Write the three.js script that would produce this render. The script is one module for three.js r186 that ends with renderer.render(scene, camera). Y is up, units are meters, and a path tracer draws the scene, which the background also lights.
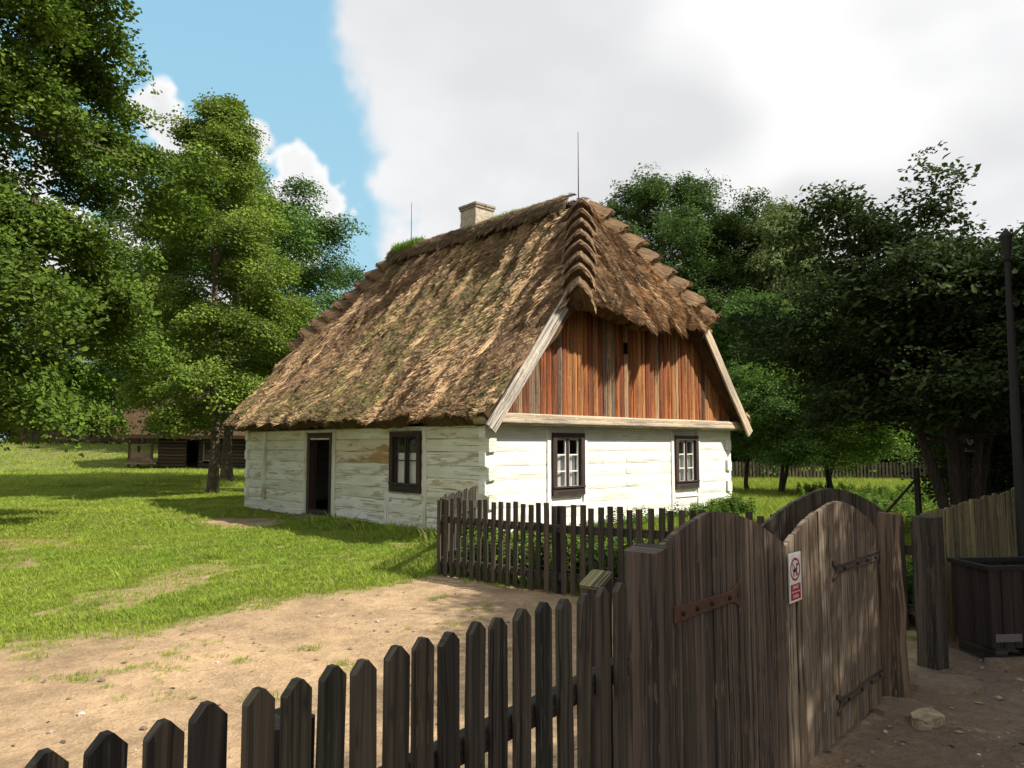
import * as THREE from 'three';
import { mergeGeometries, toCreasedNormals } from 'three/addons/utils/BufferGeometryUtils.js';

// ---------------------------------------------------------------- camera, sky, sun, exposure
// World: x right, y up, the camera looks along -z. "d" below is metres ahead of the camera (d = -z).
const scene = new THREE.Scene();
const camera = new THREE.PerspectiveCamera(54.1, 1024 / 768, 0.05, 3000);
camera.position.set(0, 1.7, 0);
camera.rotation.x = THREE.MathUtils.degToRad(4.64);
const renderer = new THREE.WebGLRenderer({ antialias: true });
renderer.setSize(1024, 768);
renderer.toneMapping = THREE.LinearToneMapping;
renderer.toneMappingExposure = 1.45;
renderer.shadowMap.enabled = true;

// ---------------------------------------------------------------- random numbers and noise
function rng(seed) {
  let a = seed >>> 0;
  return () => { a = (a + 0x6d2b79f5) | 0; let t = Math.imul(a ^ (a >>> 15), 1 | a); t = (t + Math.imul(t ^ (t >>> 7), 61 | t)) ^ t; return ((t ^ (t >>> 14)) >>> 0) / 4294967296; };
}
function hash(ix, iy, iz) {
  let h = Math.imul(ix, 374761393) ^ Math.imul(iy, 668265263) ^ Math.imul(iz, 2147483647 - 1013904223);
  h = Math.imul(h ^ (h >>> 13), 1274126177); h ^= h >>> 16;
  h = Math.imul(h, 2246822519); return ((h ^ (h >>> 15)) >>> 0) / 4294967296;
}
const sm = (t) => t * t * t * (t * (t * 6 - 15) + 10);
const mod = (a, n) => ((a % n) + n) % n;
// value noise -1..1; px, py: period of the lattice (0: none)
function vnoise(x, y, z = 0, px = 0, py = 0) {
  const x0 = Math.floor(x), y0 = Math.floor(y), z0 = Math.floor(z), fx = sm(x - x0), fy = sm(y - y0), fz = sm(z - z0);
  const ax = px ? mod(x0, px) : x0, bx = px ? mod(x0 + 1, px) : x0 + 1, ay = py ? mod(y0, py) : y0, by = py ? mod(y0 + 1, py) : y0 + 1;
  const l = (a, b, t) => a + (b - a) * t;
  const s0 = l(l(hash(ax, ay, z0), hash(bx, ay, z0), fx), l(hash(ax, by, z0), hash(bx, by, z0), fx), fy);
  if (fz === 0) return s0 * 2 - 1;
  const s1 = l(l(hash(ax, ay, z0 + 1), hash(bx, ay, z0 + 1), fx), l(hash(ax, by, z0 + 1), hash(bx, by, z0 + 1), fx), fy);
  return l(s0, s1, fz) * 2 - 1;
}
function fbm(x, y, z = 0, oct = 4, px = 0, py = 0) {
  let s = 0, a = 0.5, n = 0;
  for (let i = 0; i < oct; i++) { s += a * vnoise(x, y, z + i * 17, px, py); n += a; a *= 0.5; x *= 2; y *= 2; px *= 2; py *= 2; if (z % 1) z *= 2; }
  return s / n;
}
const clamp = (v, a = 0, b = 1) => Math.min(b, Math.max(a, v));
const mix = (a, b, t) => a + (b - a) * t;
const step = (a, b, v) => { const t = clamp((v - a) / (b - a)); return t * t * (3 - 2 * t); };
const mix3 = (a, b, t) => [mix(a[0], b[0], t), mix(a[1], b[1], t), mix(a[2], b[2], t)];

// ---------------------------------------------------------------- sky: summer blue with broken, mostly white cloud
function makeSky() {
  const W = 2048, H = 1024, data = new Float32Array(W * H * 4);
  // cumulus heads low in the blue gap: azimuth, elevation, radius (degrees)
  const heads = [[-25.6, 22.2, 2.0], [-24.6, 20.6, 1.6], [-19.6, 21.6, 1.5], [-20.6, 20.2, 1.8], [-16.9, 19.3, 1.9], [-16.0, 18.0, 2.4], [-14.8, 17.4, 2.2], [-17.6, 16.8, 2.6], [-19.0, 14.8, 3.4], [-15.9, 15.0, 2.2],
    [-31, 13, 4], [-26, 12.5, 4.5], [-36, 15, 5], [-42, 12, 5], [-50, 14, 6], [-58, 11, 6], [-70, 13, 7], [-22.5, 10.5, 4]];
  for (let j = 0; j < H; j++) {
    const el = (j + 0.5) / H * Math.PI - Math.PI / 2, se = Math.sin(el), ce = Math.cos(el), eld = el * 180 / Math.PI;
    for (let i = 0; i < W; i++) {
      const ph = ((i + 0.5) / W - 0.5) * Math.PI * 2, dx = Math.cos(ph) * ce, dz = Math.sin(ph) * ce, dy = se; // three.js: u = atan2(z, x)
      const azd = Math.atan2(dx, -dz) * 180 / Math.PI;
      const up = clamp(dy, 0.0, 1);
      let c = mix3([0.56, 0.84, 0.90], [0.20, 0.49, 0.78], Math.pow(up, 0.62));
      if (dy > -0.05) {
        const q = 2.0 / (up + 0.32), sx = dx * q, sz = dz * q;
        const n = fbm(sx * 1.15 + 7.3, sz * 1.15 + 2.1, 0.5 + dy * 1.2, 6);
        // the gap of blue sky: a lane running up and to the left, one of several in the cloud deck
        const edge = -9.5 - 0.6 * (clamp(eld, 10, 60) - 18) + 5.5 * fbm(eld * 0.16 + 3, azd * 0.16, 4, 6) + 7 * n;
        const lane = step(-1.3, 1.6, azd - edge - (eld < 17 ? (17 - eld) * 0.5 : 0)) + step(-70, -95, azd);
        const cover = clamp(lane);
        const wisps = step(0.12, 0.42, n + 0.18 * cover - 0.1);
        let a = clamp(cover + 0.55 * wisps * (1 - cover) * step(-19, -10, azd));
        const shade = fbm(sx * 1.5 + 31, sz * 1.5 - 8, dy * 2 + 0.5, 5), thin = fbm(sx * 0.8 + 11, sz * 0.8 + 4, dy + 0.3, 4);
        const grey = mix(0.79, 0.93, step(-0.4, 0.45, shade));
        let g = [grey * 0.985, grey * 0.99, grey * 1.01];
        // brighter where the deck is thin
        const br = step(0.22, 0.62, thin + 0.26 * Math.exp(-(((azd - 20) / 7) ** 2 + ((eld - 27) / 12) ** 2)) * (1 + 0.8 * shade));
        g = mix3(g, [1.05, 1.05, 1.04], br * 0.9);
        c = mix3(c, g, a * mix(0.9, 1, cover));
        // cumulus
        if (cover < 1 && eld < 32 && eld > 0) {
          let f = -9;
          for (const [ha, he, hr] of heads) { const d = Math.hypot((azd - ha) * Math.cos(el), eld - he) / hr; f = Math.max(f, 1 - d); }
          f += 0.75 * fbm(azd * 0.62 + 40, eld * 0.62, 3, 6) - 0.04;
          const ca = step(-0.03, 0.16, f) * (1 - cover);
          const cs = clamp(0.90 + 0.12 * fbm(azd * 0.3, eld * 0.34 - 0.5, 9, 4) + 0.1 * step(0.5, 0.1, f));
          c = mix3(c, [cs, cs, cs * 1.01], ca);
        }
        c = mix3(c, [0.80, 0.85, 0.88], step(0.16, 0.0, dy) * 0.55);
      } else c = [0.16, 0.17, 0.12];
      c = [c[0] * 0.69, c[1] * 0.69, c[2] * 0.69]; // picture values at exposure 1.45
      const k = (j * W + i) * 4; data[k] = c[0]; data[k + 1] = c[1]; data[k + 2] = c[2]; data[k + 3] = 1;
    }
  }
  const t = new THREE.DataTexture(data, W, H, THREE.RGBAFormat, THREE.FloatType);
  t.mapping = THREE.EquirectangularReflectionMapping; t.magFilter = t.minFilter = THREE.LinearFilter; t.wrapS = THREE.RepeatWrapping; t.needsUpdate = true;
  return t;
}
const skyTexture = makeSky();
scene.background = skyTexture;
scene.environment = skyTexture;

const SUN = new THREE.Vector3(0.985, 1.0, 0.25).normalize(); // towards the sun: to the right, a little behind the camera, 43 degrees up
const sun = new THREE.DirectionalLight(new THREE.Color(1.0, 0.93, 0.82), 5.0);
sun.position.copy(SUN).multiplyScalar(80); sun.target.position.set(0, 0, -14);
sun.position.add(sun.target.position); sun.castShadow = true; sun.shadow.radius = 1; sun.shadow.mapSize.set(4096, 4096);
Object.assign(sun.shadow.camera, { left: -45, right: 45, top: 45, bottom: -45, near: 1, far: 200 });
scene.add(sun, sun.target);

// ---------------------------------------------------------------- building helpers
const used = new Map();
function numbered(name) { const n = used.get(name) ?? 0; used.set(name, n + 1); return n ? `${name}_${String(n).padStart(3, '0')}` : name; }
function meta(o, label, category, group, kind) { if (label) o.userData.label = label; if (category) o.userData.category = category; if (group) o.userData.group = group; if (kind) o.userData.kind = kind; return o; }
function thing(name, label, category, [x, d] = [0, 0], turn = 0, y = 0, group) {
  const g = new THREE.Group(); g.name = numbered(name); g.position.set(x, y, -d); g.rotation.y = turn; scene.add(g);
  return meta(g, label, category, group);
}
function part(name, geo, mat, parent, [x, y, z] = [0, 0, 0], turn) {
  const m = new THREE.Mesh(geo, mat); m.name = name; m.position.set(x, y, z); if (turn) m.rotation.set(...turn);
  m.castShadow = m.receiveShadow = true; parent.add(m); return m;
}
function holder(name, parent, [x, y, z] = [0, 0, 0], ry = 0) { const g = new THREE.Group(); g.name = name; g.position.set(x, y, z); g.rotation.y = ry; parent.add(g); return g; }
function instanced(name, geo, mat, mats4, colors, parent, label) {
  const m = new THREE.InstancedMesh(geo, mat, mats4.length);
  mats4.forEach((a, i) => m.setMatrixAt(i, a)); if (colors) colors.forEach((c, i) => m.setColorAt(i, c));
  m.name = name; m.castShadow = m.receiveShadow = true; meta(m, label, null, null, 'stuff'); parent.add(m); return m;
}
const lin = (r, g, b) => new THREE.Color().setRGB(r, g, b);

// uv in metres by the dominant direction of each face; grain runs along `along` ('x', 'y' or 'z')
function uvMetres(geo, along = 'y', ou = 0, ov = 0) {
  const g = geo.index ? geo.toNonIndexed() : geo, p = g.attributes.position, n = g.attributes.normal ?? (g.computeVertexNormals(), g.attributes.normal), uv = new Float32Array(p.count * 2);
  const ax = 'xyz'.indexOf(along), others = [0, 1, 2].filter((k) => k !== ax);
  for (let t = 0; t < p.count; t += 3) {
    const a = [0, 0, 0];
    for (let k = 0; k < 3; k++) { a[0] += n.getX(t + k); a[1] += n.getY(t + k); a[2] += n.getZ(t + k); }
    const A = a.map(Math.abs); let cross = A[others[0]] > A[others[1]] ? others[1] : others[0], len = ax;
    if (A[ax] > A[others[0]] && A[ax] > A[others[1]]) { cross = others[0]; len = others[1]; }
    for (let k = 0; k < 3; k++) { const v = [p.getX(t + k), p.getY(t + k), p.getZ(t + k)]; uv[(t + k) * 2] = v[cross] + ou; uv[(t + k) * 2 + 1] = v[len] + ov; }
  }
  g.setAttribute('uv', new THREE.BufferAttribute(uv, 2)); return g;
}
// a board standing on y = 0: width w (x), height h (y), thickness t (z); the outline's corners are cut by c; wob bends it a little
function board(w, h, t, { top = 'flat', c = 0.004, seed = 1, segs = 4, wob = 0.004, tl = h, tr = h, round = 0 } = {}) {
  const R = rng(seed), rings = [], a = w / 2, b = t / 2;
  const yl = top === 'slant' ? tl : h, yr = top === 'slant' ? tr : h;
  const prof = round ? [[-a, -b], [-a, b * 0.2], [-a * 0.62, b * 0.85], [0, b * (1 + round)], [a * 0.62, b * 0.85], [a, b * 0.2], [a, -b]]
    : [[-a, -b + c], [-a, b - c], [-a + c, b], [a - c, b], [a, b - c], [a, -b + c], [a - c, -b], [-a + c, -b]];
  for (let i = 0; i <= segs; i++) {
    const f = i / segs, ox = i ? (R() - 0.5) * wob * 2 : 0, oz = (R() - 0.5) * wob, sw = 1 + (R() - 0.5) * wob * 6;
    rings.push(prof.map(([x, z]) => [x * sw + ox, f * mix(yl, yr, (x + a) / w) , z + oz]));
  }
  if (top === 'point') { const L = rings[segs], ph = w * 0.42; for (const p of L) p[1] = h - ph * clamp((Math.abs(p[0]) - w * 0.10) / (a - w * 0.10)); rings.push(L.map((p) => [clamp(p[0], -w * 0.10, w * 0.10), h, p[2]])); }
  return skin(rings);
}
// closed skin over a list of rings (each a closed outline with the same number of points)
function skin(rings, capEnds = true) {
  const pos = [], n = rings[0].length, tri = (p, q, r) => pos.push(...p, ...q, ...r);
  for (let i = 0; i + 1 < rings.length; i++) for (let k = 0; k < n; k++) { const A = rings[i][k], B = rings[i][(k + 1) % n], C = rings[i + 1][(k + 1) % n], D = rings[i + 1][k]; tri(A, B, C); tri(A, C, D); }
  if (capEnds) for (const [r, flip] of [[rings[0], 1], [rings[rings.length - 1], 0]]) for (let k = 1; k + 1 < n; k++) flip ? tri(r[0], r[k + 1], r[k]) : tri(r[0], r[k], r[k + 1]);
  const g = new THREE.BufferGeometry(); g.setAttribute('position', new THREE.BufferAttribute(new Float32Array(pos), 3)); g.computeVertexNormals();
  // face outwards
  const c = new THREE.Vector3(); g.computeBoundingBox(); g.boundingBox.getCenter(c); let s = 0; const N = g.attributes.normal, P = g.attributes.position;
  for (let i = 0; i < P.count; i++) s += (P.getX(i) - c.x) * N.getX(i) + (P.getY(i) - c.y) * N.getY(i) + (P.getZ(i) - c.z) * N.getZ(i);
  if (s < 0) { for (let i = 0; i < P.count; i += 3) { const x = P.getX(i), y = P.getY(i), z = P.getZ(i); P.setXYZ(i, P.getX(i + 1), P.getY(i + 1), P.getZ(i + 1)); P.setXYZ(i + 1, x, y, z); } g.computeVertexNormals(); }
  return g;
}
const soft = (g, deg = 40) => toCreasedNormals(g, deg * Math.PI / 180);
function boxAt(w, h, t, x, y, z) { const g = new THREE.BoxGeometry(w, h, t); g.translate(x, y, z); return g; }
// a round limb through points [[x, y, z, r], ...]
function limb(pts, sides = 8, seed = 0, rough = 0.06) {
  const rings = [], R = rng(seed + 91);
  for (let i = 0; i < pts.length; i++) {
    const a = pts[Math.max(0, i - 1)], b = pts[Math.min(pts.length - 1, i + 1)];
    const dir = new THREE.Vector3(b[0] - a[0], b[1] - a[1], b[2] - a[2]).normalize();
    const u = new THREE.Vector3(Math.abs(dir.x) > 0.9 ? 0 : 1, 0, Math.abs(dir.x) > 0.9 ? 1 : 0).cross(dir).normalize(), v = dir.clone().cross(u);
    const ring = [];
    for (let k = 0; k < sides; k++) { const t = k / sides * Math.PI * 2, r = pts[i][3] * (1 + (R() - 0.5) * 2 * rough); ring.push([pts[i][0] + (u.x * Math.cos(t) + v.x * Math.sin(t)) * r, pts[i][1] + (u.y * Math.cos(t) + v.y * Math.sin(t)) * r, pts[i][2] + (u.z * Math.cos(t) + v.z * Math.sin(t)) * r]); }
    rings.push(ring);
  }
  return skin(rings);
}

// ---------------------------------------------------------------- procedural textures (what the surfaces are made of)
function texture(W, H, fn, srgb = true, metresU = 1, metresV = 1) {
  const d = new Uint8Array(W * H * 4), enc = (v) => Math.round(255 * (srgb ? (v <= 0.0031308 ? v * 12.92 : 1.055 * Math.pow(v, 1 / 2.4) - 0.055) : v));
  for (let j = 0; j < H; j++) for (let i = 0; i < W; i++) { const c = fn(i / W, j / H), k = (j * W + i) * 4; d[k] = enc(clamp(c[0])); d[k + 1] = enc(clamp(c[1])); d[k + 2] = enc(clamp(c[2])); d[k + 3] = 255; }
  const t = new THREE.DataTexture(d, W, H, THREE.RGBAFormat); t.wrapS = t.wrapT = THREE.RepeatWrapping; t.magFilter = THREE.LinearFilter; t.minFilter = THREE.LinearMipmapLinearFilter; t.generateMipmaps = true;
  t.repeat.set(1 / metresU, 1 / metresV); if (srgb) t.colorSpace = THREE.SRGBColorSpace; t.needsUpdate = true; return t;
}
// weathered wood: 0.6 m across the grain, 2.4 m along it
function grain(u, v) {
  const warp = 0.25 * fbm(u * 6, v * 4, 5, 3, 6, 4);
  const fine = fbm(u * 150 + warp * 14, v * 7, 1, 3, 150, 7), mid = fbm(u * 44 + warp * 8, v * 3, 2, 3, 44, 3), big = fbm(u * 9 + warp * 2, v * 2, 3, 3, 9, 2);
  const crack = step(0.42, 0.62, fbm(u * 64 + warp * 10, v * 3, 8, 2, 64, 3) );
  const knot = (() => { let k = 0; for (let q = 0; q < 26; q++) { const ku = hash(q, 3, 9), kv = hash(q, 5, 4); let du = Math.abs(u - ku); du = Math.min(du, 1 - du) * 0.6; let dv = Math.abs(v - kv); dv = Math.min(dv, 1 - dv) * 2.4; k = Math.max(k, Math.exp(-(du * du / 0.00010 + dv * dv / 0.0006))); } return k; })();
  const pale = Math.max(step(0.25, 0.75, fbm(u * 26, v * 9, 12, 3, 26, 9)) * step(0.0, 0.5, fbm(u * 90, v * 14, 13, 2, 90, 14)), step(0.42, 0.58, fbm(u * 58, v * 22, 15, 3, 58, 22)));
  return { fine, mid, big, crack, knot, pale };
}
const woodTex = texture(512, 1024, (u, v) => {
  const g = grain(u, v); let l = 0.56 + 0.30 * g.fine + 0.52 * g.mid + 0.34 * g.big;
  l *= 1 - 0.7 * g.crack; l = mix(l, 0.24, g.knot * 0.8); l = mix(l, 1.1, g.pale * 0.75);
  const w = 0.5 + 0.5 * g.big; return [l * mix(0.96, 1.0, w), l * mix(0.97, 0.92, w), l * mix(0.98, 0.8, w)];
}, true, 0.6, 2.4);
const woodBump = texture(512, 1024, (u, v) => { const g = grain(u, v), h = 0.6 + 0.25 * g.fine + 0.15 * g.mid - 0.5 * g.crack; return [h, h, h]; }, false, 0.6, 2.4);
// limewash over hewn logs (grain along v): 1.2 m across, 4 m along
const limeTex = texture(512, 1024, (u, v) => {
  const fine = fbm(u * 90, v * 16, 2, 3, 90, 16), brush = fbm(u * 40, v * 6, 21, 3, 40, 6), cloud = fbm(u * 5, v * 7, 6, 4, 5, 7);
  const worn = step(0.30, 0.55, fbm(u * 10, v * 9, 33, 5, 10, 9) + 0.25 * fine), hair = step(0.55, 0.7, fbm(u * 70, v * 5, 44, 2, 70, 5));
  let c = mix3([0.88, 0.87, 0.83], [0.82, 0.81, 0.745], step(-0.4, 0.5, cloud)); const k = 1 + 0.06 * fine + 0.05 * brush;
  c = c.map((x) => x * k); c = mix3(c, [0.56, 0.49, 0.34], worn * 0.4); return mix3(c, [0.34, 0.28, 0.19], hair * 0.45);
}, true, 1.2, 4);
const wornLimeTex = texture(512, 1024, (u, v) => {
  const fine = fbm(u * 110, v * 12, 2, 3, 110, 12), cloud = fbm(u * 6, v * 7, 16, 5, 6, 7), g = fbm(u * 40, v * 4, 7, 3, 40, 4);
  const wood = [0.42 + 0.12 * g, 0.27 + 0.09 * g, 0.13 + 0.05 * g], bare = step(-0.15, 0.28, cloud + 0.22 * fine);
  const c = mix3([0.68, 0.64, 0.52], wood, bare); return c.map((x) => x * (1 + 0.12 * fine));
}, true, 1.2, 4);
const limeBump = texture(512, 512, (u, v) => { const h = 0.5 + 0.3 * fbm(u * 60, v * 10, 2, 3, 60, 10) + 0.25 * fbm(u * 9, v * 12, 6, 3, 9, 12); return [h, h, h]; }, false, 1.2, 2);
const thatchTex = texture(512, 512, (u, v) => {
  const f = fbm(u * 110, v * 5, 1, 3, 110, 5), m = fbm(u * 34, v * 4, 2, 3, 34, 4), b = fbm(u * 6, v * 5, 3, 3, 6, 5), l = 0.55 + 0.32 * f + 0.22 * m + 0.12 * b;
  return [l, l * mix(0.86, 0.96, 0.5 + 0.5 * b), l * 0.74];
}, true, 0.8, 0.8);
const thatchBump = texture(512, 512, (u, v) => { const h = 0.5 + 0.4 * fbm(u * 110, v * 5, 1, 3, 110, 5) + 0.3 * fbm(u * 34, v * 4, 2, 3, 34, 4); return [h, h, h]; }, false, 0.8, 0.8);
const barkTex = texture(256, 512, (u, v) => { const r = Math.abs(fbm(u * 14, v * 7, 1, 4, 14, 7)), l = 0.42 + 0.75 * r + 0.15 * fbm(u * 40, v * 40, 5, 2, 40, 40); return [l, l * 0.95, l * 0.88]; }, true, 0.8, 1.6);
const barkBump = texture(256, 512, (u, v) => { const r = Math.abs(fbm(u * 14, v * 7, 1, 4, 14, 7)); return [r * 2, r * 2, r * 2]; }, false, 0.8, 1.6);
const soilTex = texture(1024, 1024, (u, v) => {
  const f = fbm(u * 180, v * 180, 1, 2, 180, 180), m = fbm(u * 40, v * 40, 2, 4, 40, 40), b = fbm(u * 5, v * 5, 3, 4, 5, 5), peb = step(0.55, 0.72, vnoise(u * 90, v * 90, 4, 90, 90)), lit = step(0.5, 0.62, fbm(u * 60 + 3 * m, v * 22, 9, 2, 60, 22));
  let l = 0.72 + 0.16 * f + 0.16 * m + 0.12 * b; l = mix(l, 1, peb * 0.35); l = mix(l, 0.42, lit * 0.5); return [l, l * 0.98, l * 0.95];
}, true, 2.6, 2.6);
const soilBump = texture(1024, 1024, (u, v) => { const h = 0.5 + 0.2 * fbm(u * 180, v * 180, 1, 2, 180, 180) + 0.3 * fbm(u * 40, v * 40, 2, 4, 40, 40) + 0.25 * step(0.5, 0.72, vnoise(u * 90, v * 90, 4, 90, 90)); return [h, h, h]; }, false, 2.6, 2.6);

const M = {};
const wood = (r, g, b, rough = 0.9) => new THREE.MeshStandardMaterial({ color: lin(r, g, b), map: woodTex, bumpMap: woodBump, bumpScale: 0.004, roughness: rough });
M.fence = [wood(0.088, 0.072, 0.054), wood(0.068, 0.055, 0.042), wood(0.112, 0.091, 0.064), wood(0.084, 0.076, 0.052)];
M.gate = [wood(0.29, 0.22, 0.165), wood(0.20, 0.148, 0.113), wood(0.40, 0.315, 0.235), wood(0.13, 0.098, 0.077), wood(0.30, 0.225, 0.15)];
M.paleFence = [wood(0.33, 0.29, 0.15), wood(0.27, 0.24, 0.13), wood(0.22, 0.19, 0.12)];
M.post = wood(0.24, 0.165, 0.11); M.darkPost = wood(0.07, 0.055, 0.045); M.mossWood = wood(0.30, 0.27, 0.13);
M.gable = [wood(0.46, 0.15, 0.036), wood(0.27, 0.078, 0.024), wood(0.52, 0.22, 0.072), wood(0.50, 0.31, 0.165), wood(0.12, 0.062, 0.038), wood(0.30, 0.20, 0.13), wood(0.38, 0.115, 0.03)];
M.barge = wood(0.72, 0.66, 0.58); M.beam = wood(0.66, 0.56, 0.43); M.frame = wood(0.065, 0.036, 0.026, 0.7); M.doorWood = wood(0.05, 0.036, 0.026);
M.inside = wood(0.10, 0.075, 0.05);
M.lime = [0, 1, 2].map((k) => new THREE.MeshStandardMaterial({ color: lin(...[[0.98, 0.97, 0.95], [0.94, 0.94, 0.90], [1, 0.99, 0.97]][k]), map: limeTex, bumpMap: limeBump, bumpScale: 0.008, roughness: 0.95 }));
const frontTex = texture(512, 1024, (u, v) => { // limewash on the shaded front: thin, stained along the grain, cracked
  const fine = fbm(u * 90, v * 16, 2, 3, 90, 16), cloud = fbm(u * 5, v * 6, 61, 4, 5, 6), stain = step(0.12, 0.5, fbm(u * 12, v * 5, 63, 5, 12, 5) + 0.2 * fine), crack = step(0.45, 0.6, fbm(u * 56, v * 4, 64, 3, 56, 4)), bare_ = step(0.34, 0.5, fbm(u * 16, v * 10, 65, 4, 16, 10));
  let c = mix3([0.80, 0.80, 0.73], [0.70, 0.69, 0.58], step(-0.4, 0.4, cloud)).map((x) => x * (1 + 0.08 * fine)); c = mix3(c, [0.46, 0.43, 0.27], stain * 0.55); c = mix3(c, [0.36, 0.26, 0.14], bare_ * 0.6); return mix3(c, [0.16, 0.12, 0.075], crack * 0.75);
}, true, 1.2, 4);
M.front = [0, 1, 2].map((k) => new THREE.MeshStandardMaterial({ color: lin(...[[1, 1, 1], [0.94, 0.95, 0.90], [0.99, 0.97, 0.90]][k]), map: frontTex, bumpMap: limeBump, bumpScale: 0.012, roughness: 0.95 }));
M.wornLime = new THREE.MeshStandardMaterial({ color: lin(1, 0.97, 0.92), map: wornLimeTex, bumpMap: limeBump, bumpScale: 0.01, roughness: 0.95 });
M.paleWorn = new THREE.MeshStandardMaterial({ color: lin(0.80, 0.80, 0.66), map: limeTex, bumpMap: limeBump, bumpScale: 0.01, roughness: 0.95 });
M.whitePaint = new THREE.MeshStandardMaterial({ color: lin(0.75, 0.74, 0.70), roughness: 0.6 });
M.curtain = new THREE.MeshPhysicalMaterial({ color: lin(0.80, 0.80, 0.78), roughness: 1, transmission: 0.3, thickness: 0, side: THREE.DoubleSide });
M.glass = new THREE.MeshPhysicalMaterial({ color: lin(1, 1, 1), roughness: 0.03, transmission: 1, thickness: 0, ior: 1.5 });
M.thatch = new THREE.MeshStandardMaterial({ color: lin(0.19, 0.112, 0.056), map: thatchTex, bumpMap: thatchBump, bumpScale: 0.03, roughness: 1, vertexColors: true });
M.bundle = new THREE.MeshStandardMaterial({ color: lin(0.30, 0.20, 0.12), map: thatchTex, bumpMap: thatchBump, bumpScale: 0.03, roughness: 1 });
M.straw = new THREE.MeshStandardMaterial({ color: lin(1, 1, 1), roughness: 0.85, side: THREE.DoubleSide });
M.brick = new THREE.MeshStandardMaterial({ color: lin(0.40, 0.33, 0.26), map: soilTex, bumpMap: soilBump, bumpScale: 0.01, roughness: 0.95 });
M.stone = new THREE.MeshStandardMaterial({ color: lin(0.27, 0.20, 0.14), map: soilTex, bumpMap: soilBump, bumpScale: 0.01, roughness: 0.95 });
M.rust = new THREE.MeshStandardMaterial({ color: lin(0.17, 0.085, 0.052), map: soilTex, bumpMap: soilBump, bumpScale: 0.002, roughness: 0.75, metalness: 0.3 });
M.iron = new THREE.MeshStandardMaterial({ color: lin(0.010, 0.010, 0.009), roughness: 0.8 });
M.bark = new THREE.MeshStandardMaterial({ color: lin(0.20, 0.165, 0.125), map: barkTex, bumpMap: barkBump, bumpScale: 0.02, roughness: 1 });
M.darkBark = new THREE.MeshStandardMaterial({ color: lin(0.075, 0.06, 0.05), map: barkTex, bumpMap: barkBump, bumpScale: 0.02, roughness: 1 });
M.birchBark = new THREE.MeshStandardMaterial({ color: lin(0.62, 0.60, 0.55), map: barkTex, bumpMap: barkBump, bumpScale: 0.01, roughness: 0.9 });
const leafMat = (t = 0.4) => new THREE.MeshPhysicalMaterial({ color: lin(1, 1, 1), roughness: 0.95, transmission: t, thickness: 0, side: THREE.DoubleSide, specularIntensity: 0.3 });
M.leaf = leafMat(0.30); M.grass = leafMat(0.35);

// ---------------------------------------------------------------- ground
const GD = [0.7344, 0.6787], LD = [-0.6787, 0.7344], HOUSE = [-0.426, 13.006]; // cottage: near corner, along the gable, along the front (x, d)
const toHouse = (x, d) => { const a = x - HOUSE[0], b = d - HOUSE[1]; return [a * GD[0] + b * GD[1], a * LD[0] + b * LD[1]]; }; // [along the gable, along the front]
const fromHouse = (s, l) => [HOUSE[0] + GD[0] * s + LD[0] * l, HOUSE[1] + GD[1] * s + LD[1] * l];
const bounds = [[-14, 3.5], [-6.5, 5.0], [-4.16, 6.3], [-3.6, 6.8], [-3.15, 7.8], [-2.46, 8.8], [-1.4, 9.5], [-0.87, 9.9], [0.5, 8.95], [2.4, 7.85], [3.9, 7.0], [6, 7.6], [12, 8]];
function boundary(x) { for (let i = 1; i < bounds.length; i++) if (x <= bounds[i][0]) return mix(bounds[i - 1][1], bounds[i][1], clamp((x - bounds[i - 1][0]) / (bounds[i][0] - bounds[i - 1][0]))); return 8; }
// 1 on bare soil, 0 under turf
function bare(x, d) {
  const n = fbm(x * 0.9, d * 0.9, 2, 4), f = fbm(x * 3.1, d * 3.1, 7, 3);
  let m = step(-1.15, 0.7, boundary(x) - d + n * 1.0 + f * 0.5);
  const h = toHouse(x, d);
  m = Math.max(m, step(0.75, 0.35, Math.hypot((h[0] + 1.5) / 1.5, (h[1] - 6.6) / 2.4) + 0.3 * n)); // trodden at the door
  m = Math.max(m, 0.9 * step(0.52, 0.12, Math.abs(d - 12.6 - 0.12 * (x + 6.5) + 0.8 * n) / 1.1 + (x > -4 ? (x + 4) * 0.4 : 0) + (x < -9 ? (-9 - x) * 0.3 : 0) + 0.35 - 0.75 * f)); // faint path over the lawn
  m = Math.max(m, 0.7 * step(0.42, 0.6, fbm(x * 0.7 + 9, d * 0.7, 5, 4) + (d < 14 ? 0.18 : 0)));
  return m;
}
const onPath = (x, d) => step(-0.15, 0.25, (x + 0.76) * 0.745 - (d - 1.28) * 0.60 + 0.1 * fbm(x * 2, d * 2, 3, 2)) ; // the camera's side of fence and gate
function groundY(x, d) {
  const far = step(30, 90, Math.hypot(x, d)), rise = 2.1 * step(46, 74, d) * step(-14, -30, x); // the lawn climbs gently far on the left
  return 0.035 * fbm(x * 0.35, d * 0.35, 1, 3) * (1 - far) + 0.018 * fbm(x * 1.7, d * 1.7, 4, 3) * (1 - far) - 0.02 + rise;
}
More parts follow.
